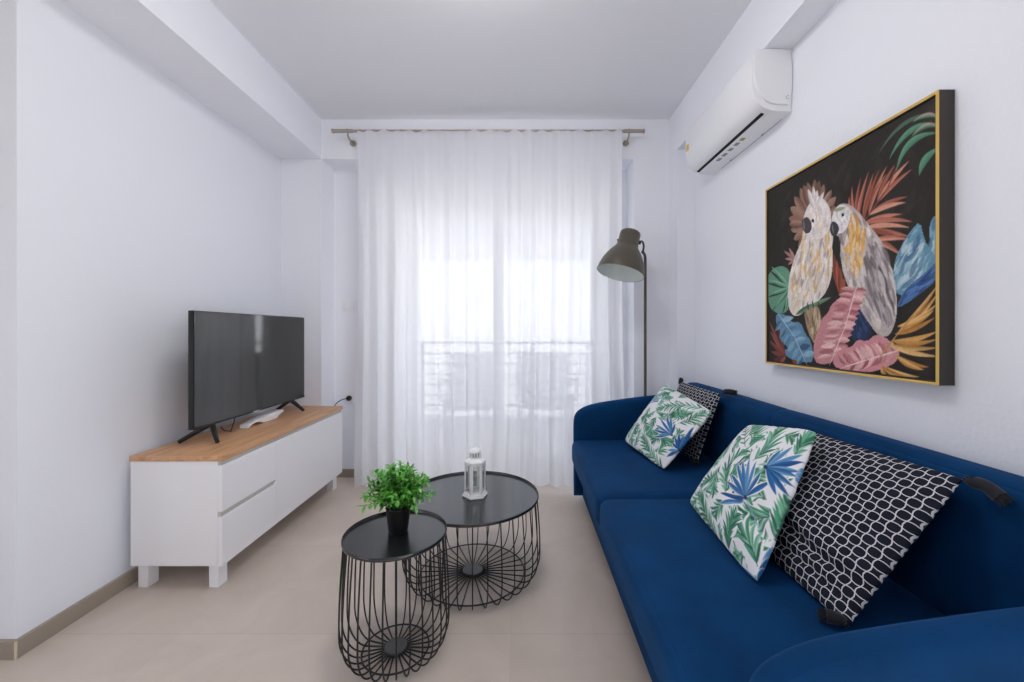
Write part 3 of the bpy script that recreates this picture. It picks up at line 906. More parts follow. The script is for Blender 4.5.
# ------------------------------------------------------------------ cushions
def cushion(name, label, quad3, thick, mat, img=None, n=120, face=-1, group=None, wr=None, sag=.015, seed=0, rc=.045):
    """quad3: corner points TL, TR, BR, BL of the mid-plane; seen side faces the room"""
    TL, TR, BR, BL = [Vector(p) for p in quad3]
    c = (TL+TR+BR+BL)/4
    ex = ((TR+BR)-(TL+BL)).normalized(); ey = ((TL+TR)-(BL+BR)).normalized()
    nrm = ex.cross(ey).normalized()
    if nrm.x > 0: nrm = -nrm
    base = Vector((c.x, c.y, min(p.z for p in (TL, TR, BR, BL))))
    root = thing(name, label, 'cushion', base, group)
    if img is not None: n = img.shape[0]-1
    rnd = random.Random(seed); phs = [rnd.uniform(0, 6) for _ in range(8)]
    verts, uvs, faces = [], [], []
    surf = pillow_surface(quad3, thick, sag, rc)
    def pos(u, v, side):
        a, b = 2*u-1, 2*v-1
        p, k, _ = surf(u, v, side); p = Vector(p)
        w = 0.0
        if side > 0:
            e = k**.5
            w += .0035*e*math.sin(9*u+7*v+phs[0])*math.sin(5*v-4*u+phs[1])
            w += .0022*e*math.sin(21*u-13*v+phs[2]) * math.sin(8*u+11*v+phs[3])
            if wr: w += wr(u, v)*e
        # gathers along the seams
        r_ = (1-k)**6
        w += .0018*r_*(math.sin(60*u+phs[4])*(1-abs(a)) + math.sin(55*v+phs[5])*(1-abs(b)))
        return p + nrm*w
    idx = {}
    for side in (1, -1):
        for j in range(n+1):
            for i in range(n+1):
                if side < 0 and (i in (0, n) or j in (0, n)):
                    idx[(side, i, j)] = idx[(1, i, j)]; continue
                idx[(side, i, j)] = len(verts)
                verts.append(tuple(pos(i/n, j/n, side) - base)); uvs.append((i/n, j/n))
    for side in (1, -1):
        for j in range(n):
            for i in range(n):
                f = (idx[(side, i, j)], idx[(side, i+1, j)], idx[(side, i+1, j+1)], idx[(side, i, j+1)])
                faces.append(f if side > 0 else f[::-1])
    me = bpy.data.meshes.new('cover'); me.from_pydata(verts, [], faces); me.update()
    me.polygons.foreach_set('use_smooth', [True]*len(me.polygons))
    uvl = me.uv_layers.new(name='uv')
    li = np.empty(len(me.loops), int); me.loops.foreach_get('vertex_index', li)
    uvl.data.foreach_set('uv', np.array(uvs)[li].astype(np.float32).ravel())
    if img is not None:
        ca = me.color_attributes.new('print', 'FLOAT_COLOR', 'POINT')
        ij = np.rint(np.array(uvs)*n).astype(int)
        rgba = np.ones((len(verts), 4), np.float32); rgba[:, :3] = img[ij[:, 1], ij[:, 0]]
        ca.data.foreach_set('color', rgba.ravel())
    me.materials.append(mat)
    o = bpy.data.objects.new('cover', me); COL.objects.link(o); o.parent = root
    if nrm.dot(me.polygons[n*n//2+n//2].normal) < 0: me.flip_normals()
    return root, [Vector(surf(u, v)[0]) for u, v in ((0, 1), (1, 1), (1, 0), (0, 0))]

def tassel(root, p, pts, parent_name='tassel'):
    """knotted cord and yarn tassel: pts are world points from the corner outwards"""
    bm = BM()
    P = [Vector(q) for q in pts]
    tube(bm, P[:2], .003, 8)
    a, b = P[1], P[-1]
    path = smooth_poly([tuple(q) for q in P[1:]], 2, False)
    m = len(path)
    rs = []
    for i in range(m):
        t = i/(m-1)
        rs.append(.005 + .007*min(1, t*4) - (.004 if .12 < t < .24 else 0) + .003*t)
    tube(bm, path, rs, 12)
    d = (Vector(path[-1])-Vector(path[-2])).normalized()
    s = d.cross(Vector((0, 0, 1))); s = s.normalized() if s.length > .05 else Vector((1, 0, 0)); w = s.cross(d)
    for k in range(26):
        a_ = 2*PI*k/26; rr = .012*(.4+.6*((k*7) % 5)/4)
        e = Vector(path[-3]) + (s*math.cos(a_)+w*math.sin(a_))*rr*.8
        tube(bm, [e, Vector(path[-1]) + d*(.010+.006*((k*3) % 4)/3) + (s*math.cos(a_)+w*math.sin(a_))*rr*1.15], .0016, 5)
    return finish('tassel', bm, M_tassel, root)

A3 = lambda x, y: (690+x/7.18, 415+y/7.18)
A4 = lambda x, y: (690+x/6.494, 490+y/6.494)
near_fans = [
    (A3(395, 590), [A3(*p) for p in ((215, 638), (220, 562), (255, 470), (295, 420), (345, 335), (385, 325), (430, 310), (478, 330), (515, 405), (575, 470))], .0175),
    (A3(545, 375), [A3(*p) for p in ((735, 225), (810, 285), (835, 350), (800, 408), (800, 455), (755, 525), (715, 590), (615, 575), (655, 250))], .0185)]
near_fronds = [
    ([A3(250, 560), A3(245, 430), A3(300, 320), A3(400, 260)], 11, .15, .021),
    ([A3(450, 330), A3(545, 240), A3(580, 170), A3(640, 105)], 9, .17, .022),
    ([A3(400, 230), A3(400, 150), A3(400, 80)], 6, .11, .016),
    ([A3(740, 300), A3(800, 210), A3(900, 110)], 8, .13, .020),
    ([A4(180, 350), A4(120, 200), A4(75, 80), A4(60, 20)], 11, .15, .019),
    ([A4(620, 140), A4(520, 175), A4(400, 178), A4(290, 170)], 10, .20, .024),
    ([A4(440, 500), A4(410, 380), A4(350, 290), A4(280, 270)], 9, .17, .023),
    ([A4(235, 440), A4(245, 280), A4(290, 160)], 9, .13, .019),
    ([A4(560, 330), A4(590, 230), A4(640, 100)], 8, .12, .018)]
near_blades = [(A4(445, 600), A4(560, 375), .017), (A4(450, 605), A4(580, 450), .016), (A4(440, 590), A4(470, 490), .014), (A4(430, 600), A4(310, 520), .014), (A3(395, 590), A4(430, 250), .0045), (A3(780, 500), A3(870, 395), .016)]
ZS = .408
q_nl = [(.905, 1.611, .722), (.886, 1.203, .797), (.626, 1.068, .414), (.655, 1.590, .420)]
img_near = leaf_print(sketch_to_cloth(q_nl, .105, .015), near_fans, near_fronds, near_blades, seed=3)
def P3x(x, y, X):                              # point at known distance X from the camera axis
    D = F*X/(x-521); return (X, D, H-(y-331.5)*D/F)
def P3z(x, y, z):
    D = (H-z)*F/(y-331.5); return ((x-521)*D/F, D, z)
q_nt = [(.985, 1.400, .752), (1.000, .912, .758), (.742, .918, .416), (.732, 1.400, .418)]
q_fl = [(.895, 2.515, .766), (.922, 1.935, .706), (.692, 1.960, .416), (.614, 2.430, .436)]
q_ft = [(.996, 2.520, .780), (.998, 2.020, .778), (.905, 2.075, .420), (.825, 2.500, .418)]
def wr_near(u, v):
    return -.013*math.exp(-((v-.30-.06*math.sin(4*u))/.035)**2)*min(1, max(0, (u-.25)*3)) - .010*math.exp(-(((u-.93)/.12)**2+((v-.45)/.25)**2))
cushion('throw_cushion', 'near white cushion printed with green fronds and two blue palm fans', q_nl, .105, M_print, img_near, wr=wr_near, seed=2, group='leaf print cushions')
def wr_tr(u, v):
    a = -.018*math.exp(-((v-.26+.10*(u-.5)-.02*math.sin(7*u))/.030)**2)*min(1, max(0, (u-.1)*2.2))
    b = .008*math.exp(-((v-.33+.10*(u-.5))/.05)**2)
    c = -.014*math.exp(-((v-.13+.10*(u-.5)+.015*math.sin(6*u))/.022)**2)
    return a+b+c
r_nt, qq = cushion('throw_cushion', 'large near navy and white trellis cushion leaning behind the near leaf print cushion', q_nt, .10, M_trellis, None, n=150, wr=wr_tr, seed=4, rc=.012, group='trellis cushions')
tassel(r_nt, qq[1], [qq[1], qq[1]+Vector((.006, -.010, .008)), (1.002, .900, .756), (1.010, .880, .756), (1.013, .856, .740)])
tassel(r_nt, qq[2], [qq[2], qq[2]+Vector((-.004, .004, .002)), (.732, .928, .430), (.722, .934, .431), (.708, .940, .431)])

Z8 = lambda x, y: (610+x/6.2, 370+y/6.2)
far_fans = [
    (Z8(385, 405), [Z8(*p) for p in ((270, 418), (275, 375), (285, 340), (312, 302), (345, 268), (372, 285), (400, 330), (300, 400))], .017),
    (Z8(440, 508), [Z8(*p) for p in ((352, 540), (360, 500), (385, 450), (405, 415), (430, 390), (460, 400), (495, 385), (520, 350), (510, 420))], .017)]
far_fronds = [
    ([Z8(110, 440), Z8(190, 300), Z8(250, 190)], 11, .15, .020), ([Z8(590, 240), Z8(430, 220), Z8(290, 240)], 11, .15, .019),
    ([Z8(330, 610), Z8(240, 510), Z8(200, 410)], 10, .18, .021), ([Z8(420, 330), Z8(520, 310), Z8(590, 260)], 8, .12, .018),
    ([Z8(300, 130), Z8(350, 110), Z8(400, 130)], 6, .12, .017), ([Z8(150, 500), Z8(170, 430), Z8(180, 380)], 6, .12, .017)]
far_blades = [(Z8(230, 190), Z8(330, 130), .015), (Z8(225, 200), Z8(300, 190), .014), (Z8(220, 205), Z8(360, 160), .014)]
img_far = leaf_print(sketch_to_cloth(q_fl, .10, .015), far_fans, far_fronds, far_blades, n=170, seed=8)
def wr_far(u, v):
    return -.022*math.exp(-(((u-.66)/.28)**2+((v-.66-.25*(u-.66))/.055)**2)) + .010*math.exp(-(((u-.8)/.3)**2+((v-.86)/.12)**2))
cushion('throw_cushion', 'white green and blue leaf print cushion by the far sofa arm', q_fl, .10, M_print, img_far, wr=wr_far, seed=5, group='leaf print cushions')
r_ft, qq = cushion('throw_cushion', 'navy and white trellis cushion at the far end of the sofa', q_ft, .07, M_trellis, None, n=110, seed=6, rc=.012, group='trellis cushions')
tassel(r_ft, qq[1], [qq[1], qq[1]+Vector((.012, -.006, .006)), (1.012, 2.010, .792), (1.030, 1.998, .793), (1.044, 1.988, .790)])
tassel(r_ft, qq[0], [qq[0], qq[0]+Vector((.002, .008, .006)), (.998, 2.526, .792), (1.000, 2.530, .786), (1.000, 2.534, .774)])
tassel(r_ft, qq[2], [qq[2], qq[2]+Vector((-.004, -.006, -.002)), (.893, 2.060, .430), (.884, 2.050, .430), (.874, 2.042, .430)])

# ------------------------------------------------------------------ painting
PX, PY0, PY1, PZ0, PZ1 = 1.118, 1.0845, 1.853, .945, 1.738
art = thing('framed_painting', 'square painting of two parrots among tropical leaves in a thin gold frame', 'painting', (XR, (PY0+PY1)/2, PZ0))
bm = BM()
s_ = .010
for (a, b_, c, d) in ((PY0, PY0+s_, PZ0, PZ1), (PY1-s_, PY1, PZ0, PZ1), (PY0+s_, PY1-s_, PZ0, PZ0+s_), (PY0+s_, PY1-s_, PZ1-s_, PZ1)):
    box(bm, PX+.002, XR-.0015, a, b_, c, d)
finish('frame_side', bm, M_framedark, art, smooth=False)
bm = BM(); w_ = .0075
for (a, b_, c, d) in ((PY0, PY0+w_, PZ0, PZ1), (PY1-w_, PY1, PZ0, PZ1), (PY0+w_, PY1-w_, PZ0, PZ0+w_), (PY0+w_, PY1-w_, PZ1-w_, PZ1)):
    box(bm, PX, PX+.002, a, b_, c, d)
finish('frame_lip', bm, M_gold, art, smooth=False)
finish('backing', bx(PX+.010, PX+.022, PY0+.009, PY1-.009, PZ0+.009, PZ1-.009), M_framedark, art, smooth=False)

def paint():
    S = Sheet(330, srgb(44, 40, 37)); rnd = random.Random(21)
    y0, y1, z0, z1 = PY0+.013, PY1-.013, PZ0+.013, PZ1-.013
    def C(cx, cy):                     # sketch coordinates of the picture -> canvas 0..1
        x, y = 740+cx/2.067, 70+cy/2.067
        dx = x-521; D = F*PX/dx; z = H-(y-331.5)*PX/dx
        return ((y1-D)/(y1-y0), (z-z0)/(z1-z0))
    def jit(c, a=.14):
        k = 1+rnd.uniform(-a, a); return tuple(min(1, max(0, q*k)) for q in c[:3])
    def blades(base, tips, w, cols, bend=0.0, peak=.5, vein=None):
        for t in tips:
            S.blade(C(*base), C(*t), w, jit(cols[rnd.randrange(len(cols))]), jit(cols[rnd.randrange(len(cols))]), bend=bend*rnd.uniform(.6, 1.2), peak=peak, vein=vein)
    def strokes(mask, n, L, w, ang, cols, sp=.35, alpha=.75):
        vs, us = np.nonzero(mask)
        for _ in range(n):
            k = rnd.randrange(len(us)); u, v = us[k]/S.n, vs[k]/S.n
            a = ang(u, v)+rnd.uniform(-sp, sp); l = L*rnd.uniform(.6, 1.3)
            e = (u+l*math.cos(a), v+l*math.sin(a))
            iu, iv = int(e[0]*S.n), int(e[1]*S.n)
            if not (0 <= iu <= S.n and 0 <= iv <= S.n and mask[iv, iu]): continue
            S.blade((u, v), e, w*rnd.uniform(.6, 1.3), jit(cols[rnd.randrange(len(cols))], .08), alpha=alpha)
    # faint brushwork of the background
    allm = np.ones((S.n+1, S.n+1), bool)
    strokes(allm, 260, .12, .018, lambda u, v: 1.2, [srgb(52, 48, 43), srgb(40, 37, 34), srgb(58, 52, 46)], .8, .35)
    # hanging green blades, top right
    G1, G2, GP = srgb(96, 146, 116), srgb(70, 118, 96), srgb(168, 150, 142)
    for a, b, w, c, bd in (((406, 92), (283, 172), .008, srgb(86, 96, 78), .05), ((406, 112), (304, 186), .012, G1, .05), ((406, 130), (318, 212), .014, G1, .055), ((406, 118), (350, 138), .009, GP, .02), ((406, 98), (352, 108), .008, GP, .015), ((408, 160), (366, 218), .015, G1, .02)):
        S.blade(C(*a), C(*b), w, c, jit(G2), bend=-bd, peak=.5)
    # brown fan leaf behind the left bird
    BR = [srgb(138, 106, 92), srgb(112, 84, 72), srgb(160, 126, 110)]
    blades((150, 320), [(151, 226), (136, 232), (121, 244), (109, 262), (101, 284), (98, 306), (102, 330), (108, 350), (117, 366), (170, 236), (186, 248), (195, 262), (194, 282), (99, 318), (128, 238), (160, 228)], .022, BR, peak=.74)
    # small pink blades left
    blades((112, 392), [(88, 374), (90, 390), (96, 402), (98, 368)], .008, [srgb(170, 128, 122)])
    # red palm
    RD = [srgb(190, 124, 104), srgb(162, 98, 80), srgb(206, 148, 126), srgb(144, 82, 66)]
    stem = [(232, 340), (262, 300), (300, 245), (322, 196)]
    for i, (b0, tips) in enumerate((((236, 336), [(228, 240), (222, 262), (246, 222), (262, 210)]), ((250, 318), [(272, 214), (284, 206), (330, 298), (352, 314)]), ((262, 300), [(300, 198), (298, 215), (342, 262), (338, 274)]), ((280, 274), [(316, 196), (345, 188), (350, 206)]), ((244, 330), [(346, 326), (350, 346), (336, 352)]), ((268, 352), [(326, 380), (330, 384), (345, 350)]))):
        blades(b0, tips, .0100, RD, bend=.012, peak=.42)
    S.line([C(*p) for p in stem], .004, srgb(120, 66, 54))
    # red stems between the birds
    blades((205, 470), [(182, 372), (190, 380), (196, 392), (203, 408), (212, 430)], .015, [srgb(140, 72, 56), srgb(116, 60, 48), srgb(166, 92, 70)])
    # big blue leaves right
    BL = [srgb(122, 162, 180), srgb(94, 138, 162), srgb(156, 190, 202), srgb(74, 108, 142), srgb(182, 204, 210)]
    m = S.poly([C(*p) for p in ((405, 298), (392, 306), (386, 330), (390, 362), (380, 390), (405, 392), (409, 340))], srgb(112, 152, 172), 1)
    strokes(m, 60, .07, .008, lambda u, v: 1.2, BL)
    m = S.poly([C(*p) for p in ((368, 312), (350, 330), (330, 362), (316, 392), (312, 430), (318, 462), (338, 468), (360, 450), (392, 420), (404, 398), (390, 372), (376, 350))], srgb(102, 146, 168), 1)
    strokes(m, 170, .085, .010, lambda u, v: .9, BL)
    m = S.poly([C(*p) for p in ((405, 392), (380, 418), (352, 440), (332, 460), (318, 492), (336, 486), (366, 464), (405, 432))], srgb(74, 102, 140), 1)
    strokes(m, 70, .07, .007, lambda u, v: .7, [srgb(52, 84, 140), srgb(84, 124, 176), srgb(44, 70, 118)])
    # navy leaf low centre
    m = S.poly([C(*p) for p in ((234, 470), (250, 490), (266, 524), (268, 552), (236, 570), (222, 540))], srgb(44, 58, 92), 1)
    strokes(m, 30, .05, .007, lambda u, v: 1.8, [srgb(58, 78, 120), srgb(34, 44, 74)])
    # green monstera left
    m = S.poly([C(*p) for p in ((52, 424), (74, 404), (96, 408), (103, 430), (101, 470), (97, 500), (76, 505), (56, 490))], srgb(102, 150, 126), 2)
    for a in ((56, 412), (52, 440), (54, 470), (62, 500), (84, 506)):
        S.blade(C(102, 452), C(*a), .009, srgb(50, 62, 52))
        S.blade(C(100, 450), C(a[0]+6, a[1]-6), .011, jit(srgb(128, 178, 150)), jit(srgb(84, 138, 110)))
    # dark red palm low left
    blades((92, 592), [(58, 520), (60, 540), (58, 560), (62, 582), (66, 600), (80, 604), (72, 512)], .013, [srgb(124, 66, 58), srgb(96, 52, 46), srgb(146, 84, 76)])
    blades((120, 612), [(92, 560), (100, 580), (104, 600)], .010, [srgb(150, 76, 70)])
    FEA = [srgb(226, 216, 208), srgb(198, 188, 184), srgb(214, 178, 120), srgb(240, 232, 224), srgb(160, 150, 154), srgb(226, 186, 124), srgb(236, 226, 216)]
    # left bird: tail, body, head
    m = S.poly([C(*p) for p in ((128, 495), (150, 480), (165, 500), (166, 560), (152, 570), (136, 540))], srgb(160, 138, 110), 1)
    strokes(m, 40, .06, .006, lambda u, v: -1.5, [srgb(196, 176, 140), srgb(120, 96, 72), srgb(210, 190, 160)])
    bl = [(146, 268), (160, 258), (176, 272), (186, 296), (184, 336), (189, 385), (186, 430), (172, 466), (140, 492), (114, 512), (99, 500), (95, 462), (100, 420), (112, 380), (128, 346), (126, 312), (134, 286)]
    m = S.poly([C(*p) for p in bl], srgb(222, 212, 204), 2)
    strokes(m, 420, .075, .0085, lambda u, v: -1.9 + .5*(u-.15), FEA, .3)
    m2 = S.poly([C(*p) for p in ((100, 470), (112, 450), (126, 470), (120, 500), (106, 508))], srgb(222, 212, 196), 2)
    strokes(m2, 30, .05, .007, lambda u, v: -1.9, [srgb(232, 224, 206), srgb(206, 190, 160)], .3)
    m = S.poly([C(*p) for p in ((140, 275), (160, 262), (178, 280), (184, 312), (176, 345), (150, 352), (132, 340), (130, 300))], srgb(226, 218, 216), 2)
    strokes(m, 90, .05, .009, lambda u, v: -1.4, [srgb(242, 236, 232), srgb(232, 224, 222), srgb(206, 192, 190), srgb(228, 212, 192)], .4)
    for t in ((137, 246), (148, 240), (156, 248), (170, 252), (142, 262)):
        S.blade(C(152, 290), C(*t), .014, jit(srgb(232, 226, 222), .05), jit(srgb(204, 194, 194), .05), peak=.55)
    S.poly([C(*p) for p in ((138, 304), (146, 318), (144, 334), (134, 340), (126, 330), (124, 314), (130, 305))], srgb(78, 74, 78), 2)
    S.blade(C(128, 310), C(130, 334), .006, srgb(120, 116, 120)); S.poly([C(*p) for p in ((145, 308), (150, 308), (150, 315), (145, 315))], srgb(30, 28, 30), 2)
    # right bird: wing feathers, body, head
    br = [(190, 290), (204, 275), (226, 278), (246, 300), (266, 324), (288, 352), (303, 388), (314, 432), (322, 484), (318, 518), (306, 550), (284, 552), (262, 522), (240, 488), (220, 450), (208, 412), (203, 372), (206, 346), (192, 340), (183, 316)]
    m = S.poly([C(*p) for p in br], srgb(186, 174, 168), 2)
    ang = lambda u, v: -1.15 - .2*(u-.4)
    strokes(m, 300, .075, .009, ang, [srgb(206, 194, 188), srgb(172, 160, 160), srgb(224, 214, 208), srgb(140, 128, 128)], .22)
    mw = S.mask(smooth_poly([C(*p) for p in ((262, 345), (288, 352), (303, 388), (314, 432), (322, 484), (318, 518), (300, 548), (268, 500), (250, 440), (246, 390))], 2))
    strokes(mw, 170, .09, .009, ang, [srgb(166, 156, 158), srgb(120, 110, 112), srgb(206, 198, 196), srgb(92, 84, 84)], .15)
    mo = S.mask(smooth_poly([C(*p) for p in ((222, 280), (246, 302), (262, 330), (252, 370), (250, 420), (232, 440), (214, 400), (208, 360), (222, 330))], 2))
    strokes(mo, 150, .065, .0085, lambda u, v: -1.5, [srgb(222, 172, 92), srgb(232, 196, 132), srgb(206, 150, 78), srgb(226, 214, 200)], .35)
    m = S.poly([C(*p) for p in ((188, 292), (204, 277), (220, 282), (226, 305), (214, 335), (198, 340), (186, 322))], srgb(226, 220, 220), 2)
    strokes(m, 40, .03, .006, lambda u, v: -1.2, [srgb(236, 232, 232), srgb(196, 190, 192)], .5)
    S.blade(C(189, 291), C(216, 284), .009, srgb(150, 160, 130))
    S.poly([C(*p) for p in ((188, 312), (198, 316), (202, 330), (196, 342), (188, 345), (182, 334), (183, 320))], srgb(64, 60, 66), 2)
    S.blade(C(187, 318), C(190, 340), .005, srgb(112, 108, 114)); S.poly([C(*p) for p in ((206, 296), (212, 296), (212, 303), (206, 303))], srgb(32, 30, 32), 2)
    # green perch
    S.blade(C(112, 506), C(150, 482), .013, srgb(104, 138, 108), srgb(70, 98, 76)); S.blade(C(140, 490), C(184, 470), .011, srgb(88, 122, 92), srgb(124, 154, 122))
    for a in ((136, 480), (146, 476), (158, 478)): S.blade(C(a[0], a[1]), C(a[0]+3, a[1]+18), .005, srgb(70, 66, 64))
    # blue leaf low left
    m = S.poly([C(*p) for p in ((72, 500), (96, 508), (104, 522), (122, 520), (132, 546), (144, 560), (150, 604), (128, 604), (96, 596), (88, 580), (98, 574), (78, 556), (82, 540), (72, 528))], srgb(98, 138, 166), 1)
    BB = [srgb(118, 158, 184), srgb(80, 118, 150), srgb(142, 176, 196), srgb(64, 98, 132)]
    for t in (0.1, .25, .4, .55, .7, .85):
        bx_, by_ = 78+58*t, 508+96*t
        for e in ((bx_+24, by_-6), (bx_-14, by_+22)):
            S.blade(C(bx_, by_), C(*e), .017, jit(BB[rnd.randrange(4)]), jit(BB[rnd.randrange(4)]))
    S.line([C(76, 504), C(110, 552), C(134, 606)], .003, srgb(170, 196, 208))
    # pink leaves
    PK = [srgb(206, 146, 148), srgb(182, 116, 120), srgb(222, 172, 172), srgb(160, 92, 98), srgb(230, 190, 188)]
    m = S.poly([C(*p) for p in ((238, 448), (216, 456), (204, 470), (184, 486), (180, 500), (164, 516), (160, 536), (150, 556), (148, 604), (178, 610), (200, 592), (212, 566), (232, 530), (234, 512), (241, 486))], srgb(198, 136, 140), 1)
    for k in range(13):
        t = k/13; bx_, by_ = 234-52*t, 456+146*t
        for e in ((bx_-34*(1-.3*abs(t-.5)), by_-4+10*t), (bx_+26, by_+2)):
            if rnd.random() < .95: S.blade(C(bx_, by_), C(e[0], e[1]), .014, jit(PK[rnd.randrange(5)]), jit(PK[rnd.randrange(5)]))
    S.line([C(236, 452), C(214, 530), C(184, 604)], .003, srgb(236, 206, 202))
    m = S.poly([C(*p) for p in ((186, 612), (196, 584), (214, 572), (226, 574), (240, 556), (258, 562), (276, 546), (296, 552), (310, 566), (328, 582), (318, 604), (296, 616), (262, 626), (220, 620))], srgb(206, 142, 148), 1)
    for k in range(12):
        t = k/12; bx_, by_ = 318-110*t, 582+30*t
        for e in ((bx_-18, by_-28*(1-.5*abs(t-.4))), (bx_-20, by_+22)):
            S.blade(C(bx_, by_), C(*e), .014, jit(PK[rnd.randrange(5)]), jit(PK[rnd.randrange(5)]))
    S.line([C(322, 580), C(262, 598), C(206, 616)], .003, srgb(238, 208, 206))
    # ochre palm low right
    YL = [srgb(206, 156, 88), srgb(184, 130, 66), srgb(220, 178, 116), srgb(162, 108, 52)]
    for b0, tips in (((318, 548), [(404, 444), (404, 462)]), ((322, 530), [(404, 482), (396, 496)]), ((316, 546), [(398, 512)]), ((310, 560), [(404, 540), (404, 556)]), ((304, 568), [(404, 574), (404, 592)]), ((318, 590), [(386, 614), (376, 620)]), ((290, 612), [(366, 634), (340, 634), (300, 632)])):
        blades(b0, tips, .0098, YL, bend=-.012, peak=.42)
    S.line([C(286, 592), C(320, 548), C(360, 500)], .004, srgb(190, 146, 84))
    # canvas grain and paint body
    nz = rng.normal(0, 1, S.img.shape[:2])
    for _ in range(1):
        nz = (nz + np.roll(nz, 1, 0) + np.roll(nz, -1, 0) + np.roll(nz, 1, 1) + np.roll(nz, -1, 1))/5
    img = np.clip(S.img*(1+.12*nz[..., None]), 0, 1)
    n = S.n
    g = np.linspace(0, 1, n+1)
    ys = y1 - g*(y1-y0); zs_ = z0 + g*(z1-z0)
    vs = [(PX+.006, float(ys[i]), float(zs_[j])) for j in range(n+1) for i in range(n+1)]
    fs = [(j*(n+1)+i, j*(n+1)+i+1, (j+1)*(n+1)+i+1, (j+1)*(n+1)+i) for j in range(n) for i in range(n)]
    k0 = len(vs)                                # stretcher depth behind the painted face
    vs += [(PX+.012, y1, z0), (PX+.012, y0, z0), (PX+.012, y0, z1), (PX+.012, y1, z1)]
    c4 = (0, n, (n+1)*n+n, (n+1)*n)
    for a in range(4):
        b_ = (a+1) % 4; fs.append((c4[a], k0+a, k0+b_, c4[b_]))
    fs.append((k0, k0+3, k0+2, k0+1))
    off = art.location
    vs = [(x-off.x, y-off.y, z-off.z) for x, y, z in vs]
    me = bpy.data.meshes.new('canvas'); me.from_pydata(vs, [], fs); me.update()
    ca = me.color_attributes.new('print', 'FLOAT_COLOR', 'POINT')
    rgba = np.ones((len(vs), 4), np.float32)*.03; rgba[:, 3] = 1
    rgba[:k0, :3] = img.reshape(-1, 3)
    ca.data.foreach_set('color', rgba.ravel())
    me.materials.append(M_paint)
    o = bpy.data.objects.new('canvas', me); COL.objects.link(o); o.parent = art
    if me.polygons[0].normal.x > 0: me.flip_normals()
paint()

# ------------------------------------------------------------------ air conditioner
ac = thing('air_conditioner', 'white split air conditioner high on the right wall under the beam', 'air conditioner', (XR, 2.09, 2.03))
AY0, AY1 = 1.738, 2.443
prof = [(0, 2.032), (.085, 2.038), (.125, 2.052), (.152, 2.078), (.166, 2.115), (.172, 2.165), (.172, 2.262), (.166, 2.290), (.150, 2.302), (0, 2.302)]
apol = [(XR-d, z) for d, z in prof]
apol = [apol[0], apol[1]] + smooth_poly(apol[1:9], 2, False)[1:-1] + [apol[8], apol[9]]
bm = BM(); prism(bm, apol, 'y', AY0, AY1, .003, 2); body = finish('body', bm, M_whiteplastic, ac, angle=30)
ecap = [(XR-.004-d*.965, 2.036+(z-2.032)*.985) for d, z in [(0, 2.055), (.07, 2.058), (.11, 2.068), (.145, 2.10), (.163, 2.15), (.170, 2.20), (.170, 2.268), (.163, 2.290), (.150, 2.298), (0, 2.298)]]
bm = BM(); prism(bm, smooth_poly(ecap, 1), 'y', AY0-.010, AY0+.001, .004, 3); finish('end_cap', bm, M_whiteplastic, ac, angle=30)
def strip(d0, d1, y0, y1, th=.0012):
    """thin strip lying on the sloping underside"""
    bm = BM()
    zf = lambda d: np.interp(d, [0, .085, .125, .152], [2.032, 2.038, 2.052, 2.078])
    vs = []
    for zoff in (-th, .004):
        for d, y in ((d0, y0), (d1, y0), (d1, y1), (d0, y1)):
            vs.append(bm.verts.new((XR-d, y, float(zf(d))+zoff)))
    for f in ((0, 1, 2, 3), (4, 5, 6, 7), (0, 1, 5, 4), (1, 2, 6, 5), (2, 3, 7, 6), (3, 0, 4, 7)):
        bm.faces.new([vs[i] for i in f])
    return bm
finish('air_slot', strip(.098, .112, AY0+.035, AY1-.02), pmat('slot black', srgb(16, 16, 17), rough=.8), ac, smooth=False)
for k, (ya, yb) in enumerate(((1.98, 2.01), (2.03, 2.065), (2.09, 2.125), (2.15, 2.19), (2.21, 2.25))):
    finish('printed_mark', strip(.062, .082, ya, yb, .0006), M_lime if k == 0 else M_grey_print, ac, smooth=False)
for y in (1.93, 2.22):
    finish('clip', strip(.004, .012, y, y+.012, .003), M_grey_print, ac, smooth=False)
finish('joint_line', strip(.0035, .006, AY0+.06, AY1-.1, .0008), M_grey_print, ac, smooth=False)
finish('energy_sticker', bx(XR-.1735, XR-.1715, 2.395, 2.425, 2.165, 2.200), M_yellow, ac, smooth=False)
bm = BM(); tube(bm, [(XR-.025 + .007*math.cos(a), AY0-.0105, 2.090 + .007*math.sin(a)) for a in [2*PI*q/20*.8+.6 for q in range(20)]], .0008, 6); finish('emblem', bm, M_grey_print, ac)

# ------------------------------------------------------------------ floor lamp
fx, fy = .843, 2.748
lamp = thing('floor_lamp', 'tall olive grey metal floor lamp with a bell shade behind the sofa', 'lamp', (fx, fy, 0))
bm = BM(); lathe(bm, [(0, 0), (.086, 0), (.087, .004), (.087, .020), (.084, .024), (.02, .026), (.016, .034), (0, .034)], 48, (fx, fy, 0)); finish('base', bm, M_lamp, lamp)
bm = BM(); tube(bm, [(fx, fy, .02), (fx, fy, 1.49)] + smooth_poly([(fx, fy, 1.50), (fx, fy, 1.585), (fx-.018, fy-.045, 1.605), (fx-.052, fy-.115, 1.606)], 2, False), .0095, 14); finish('pole', bm, M_lamp, lamp)
axis = Vector((.29, .15, 1.0)).normalized()
oc = Vector((.622, 2.540, 1.455))
zq = axis; xq = Vector((1, 0, 0)) - zq*zq.x; xq.normalize(); yq = zq.cross(xq)
SCL = .936
Mt = Matrix((( xq.x, yq.x, zq.x, oc.x), (xq.y, yq.y, zq.y, oc.y), (xq.z, yq.z, zq.z, oc.z), (0, 0, 0, 1))) @ Matrix.Scale(SCL, 4)
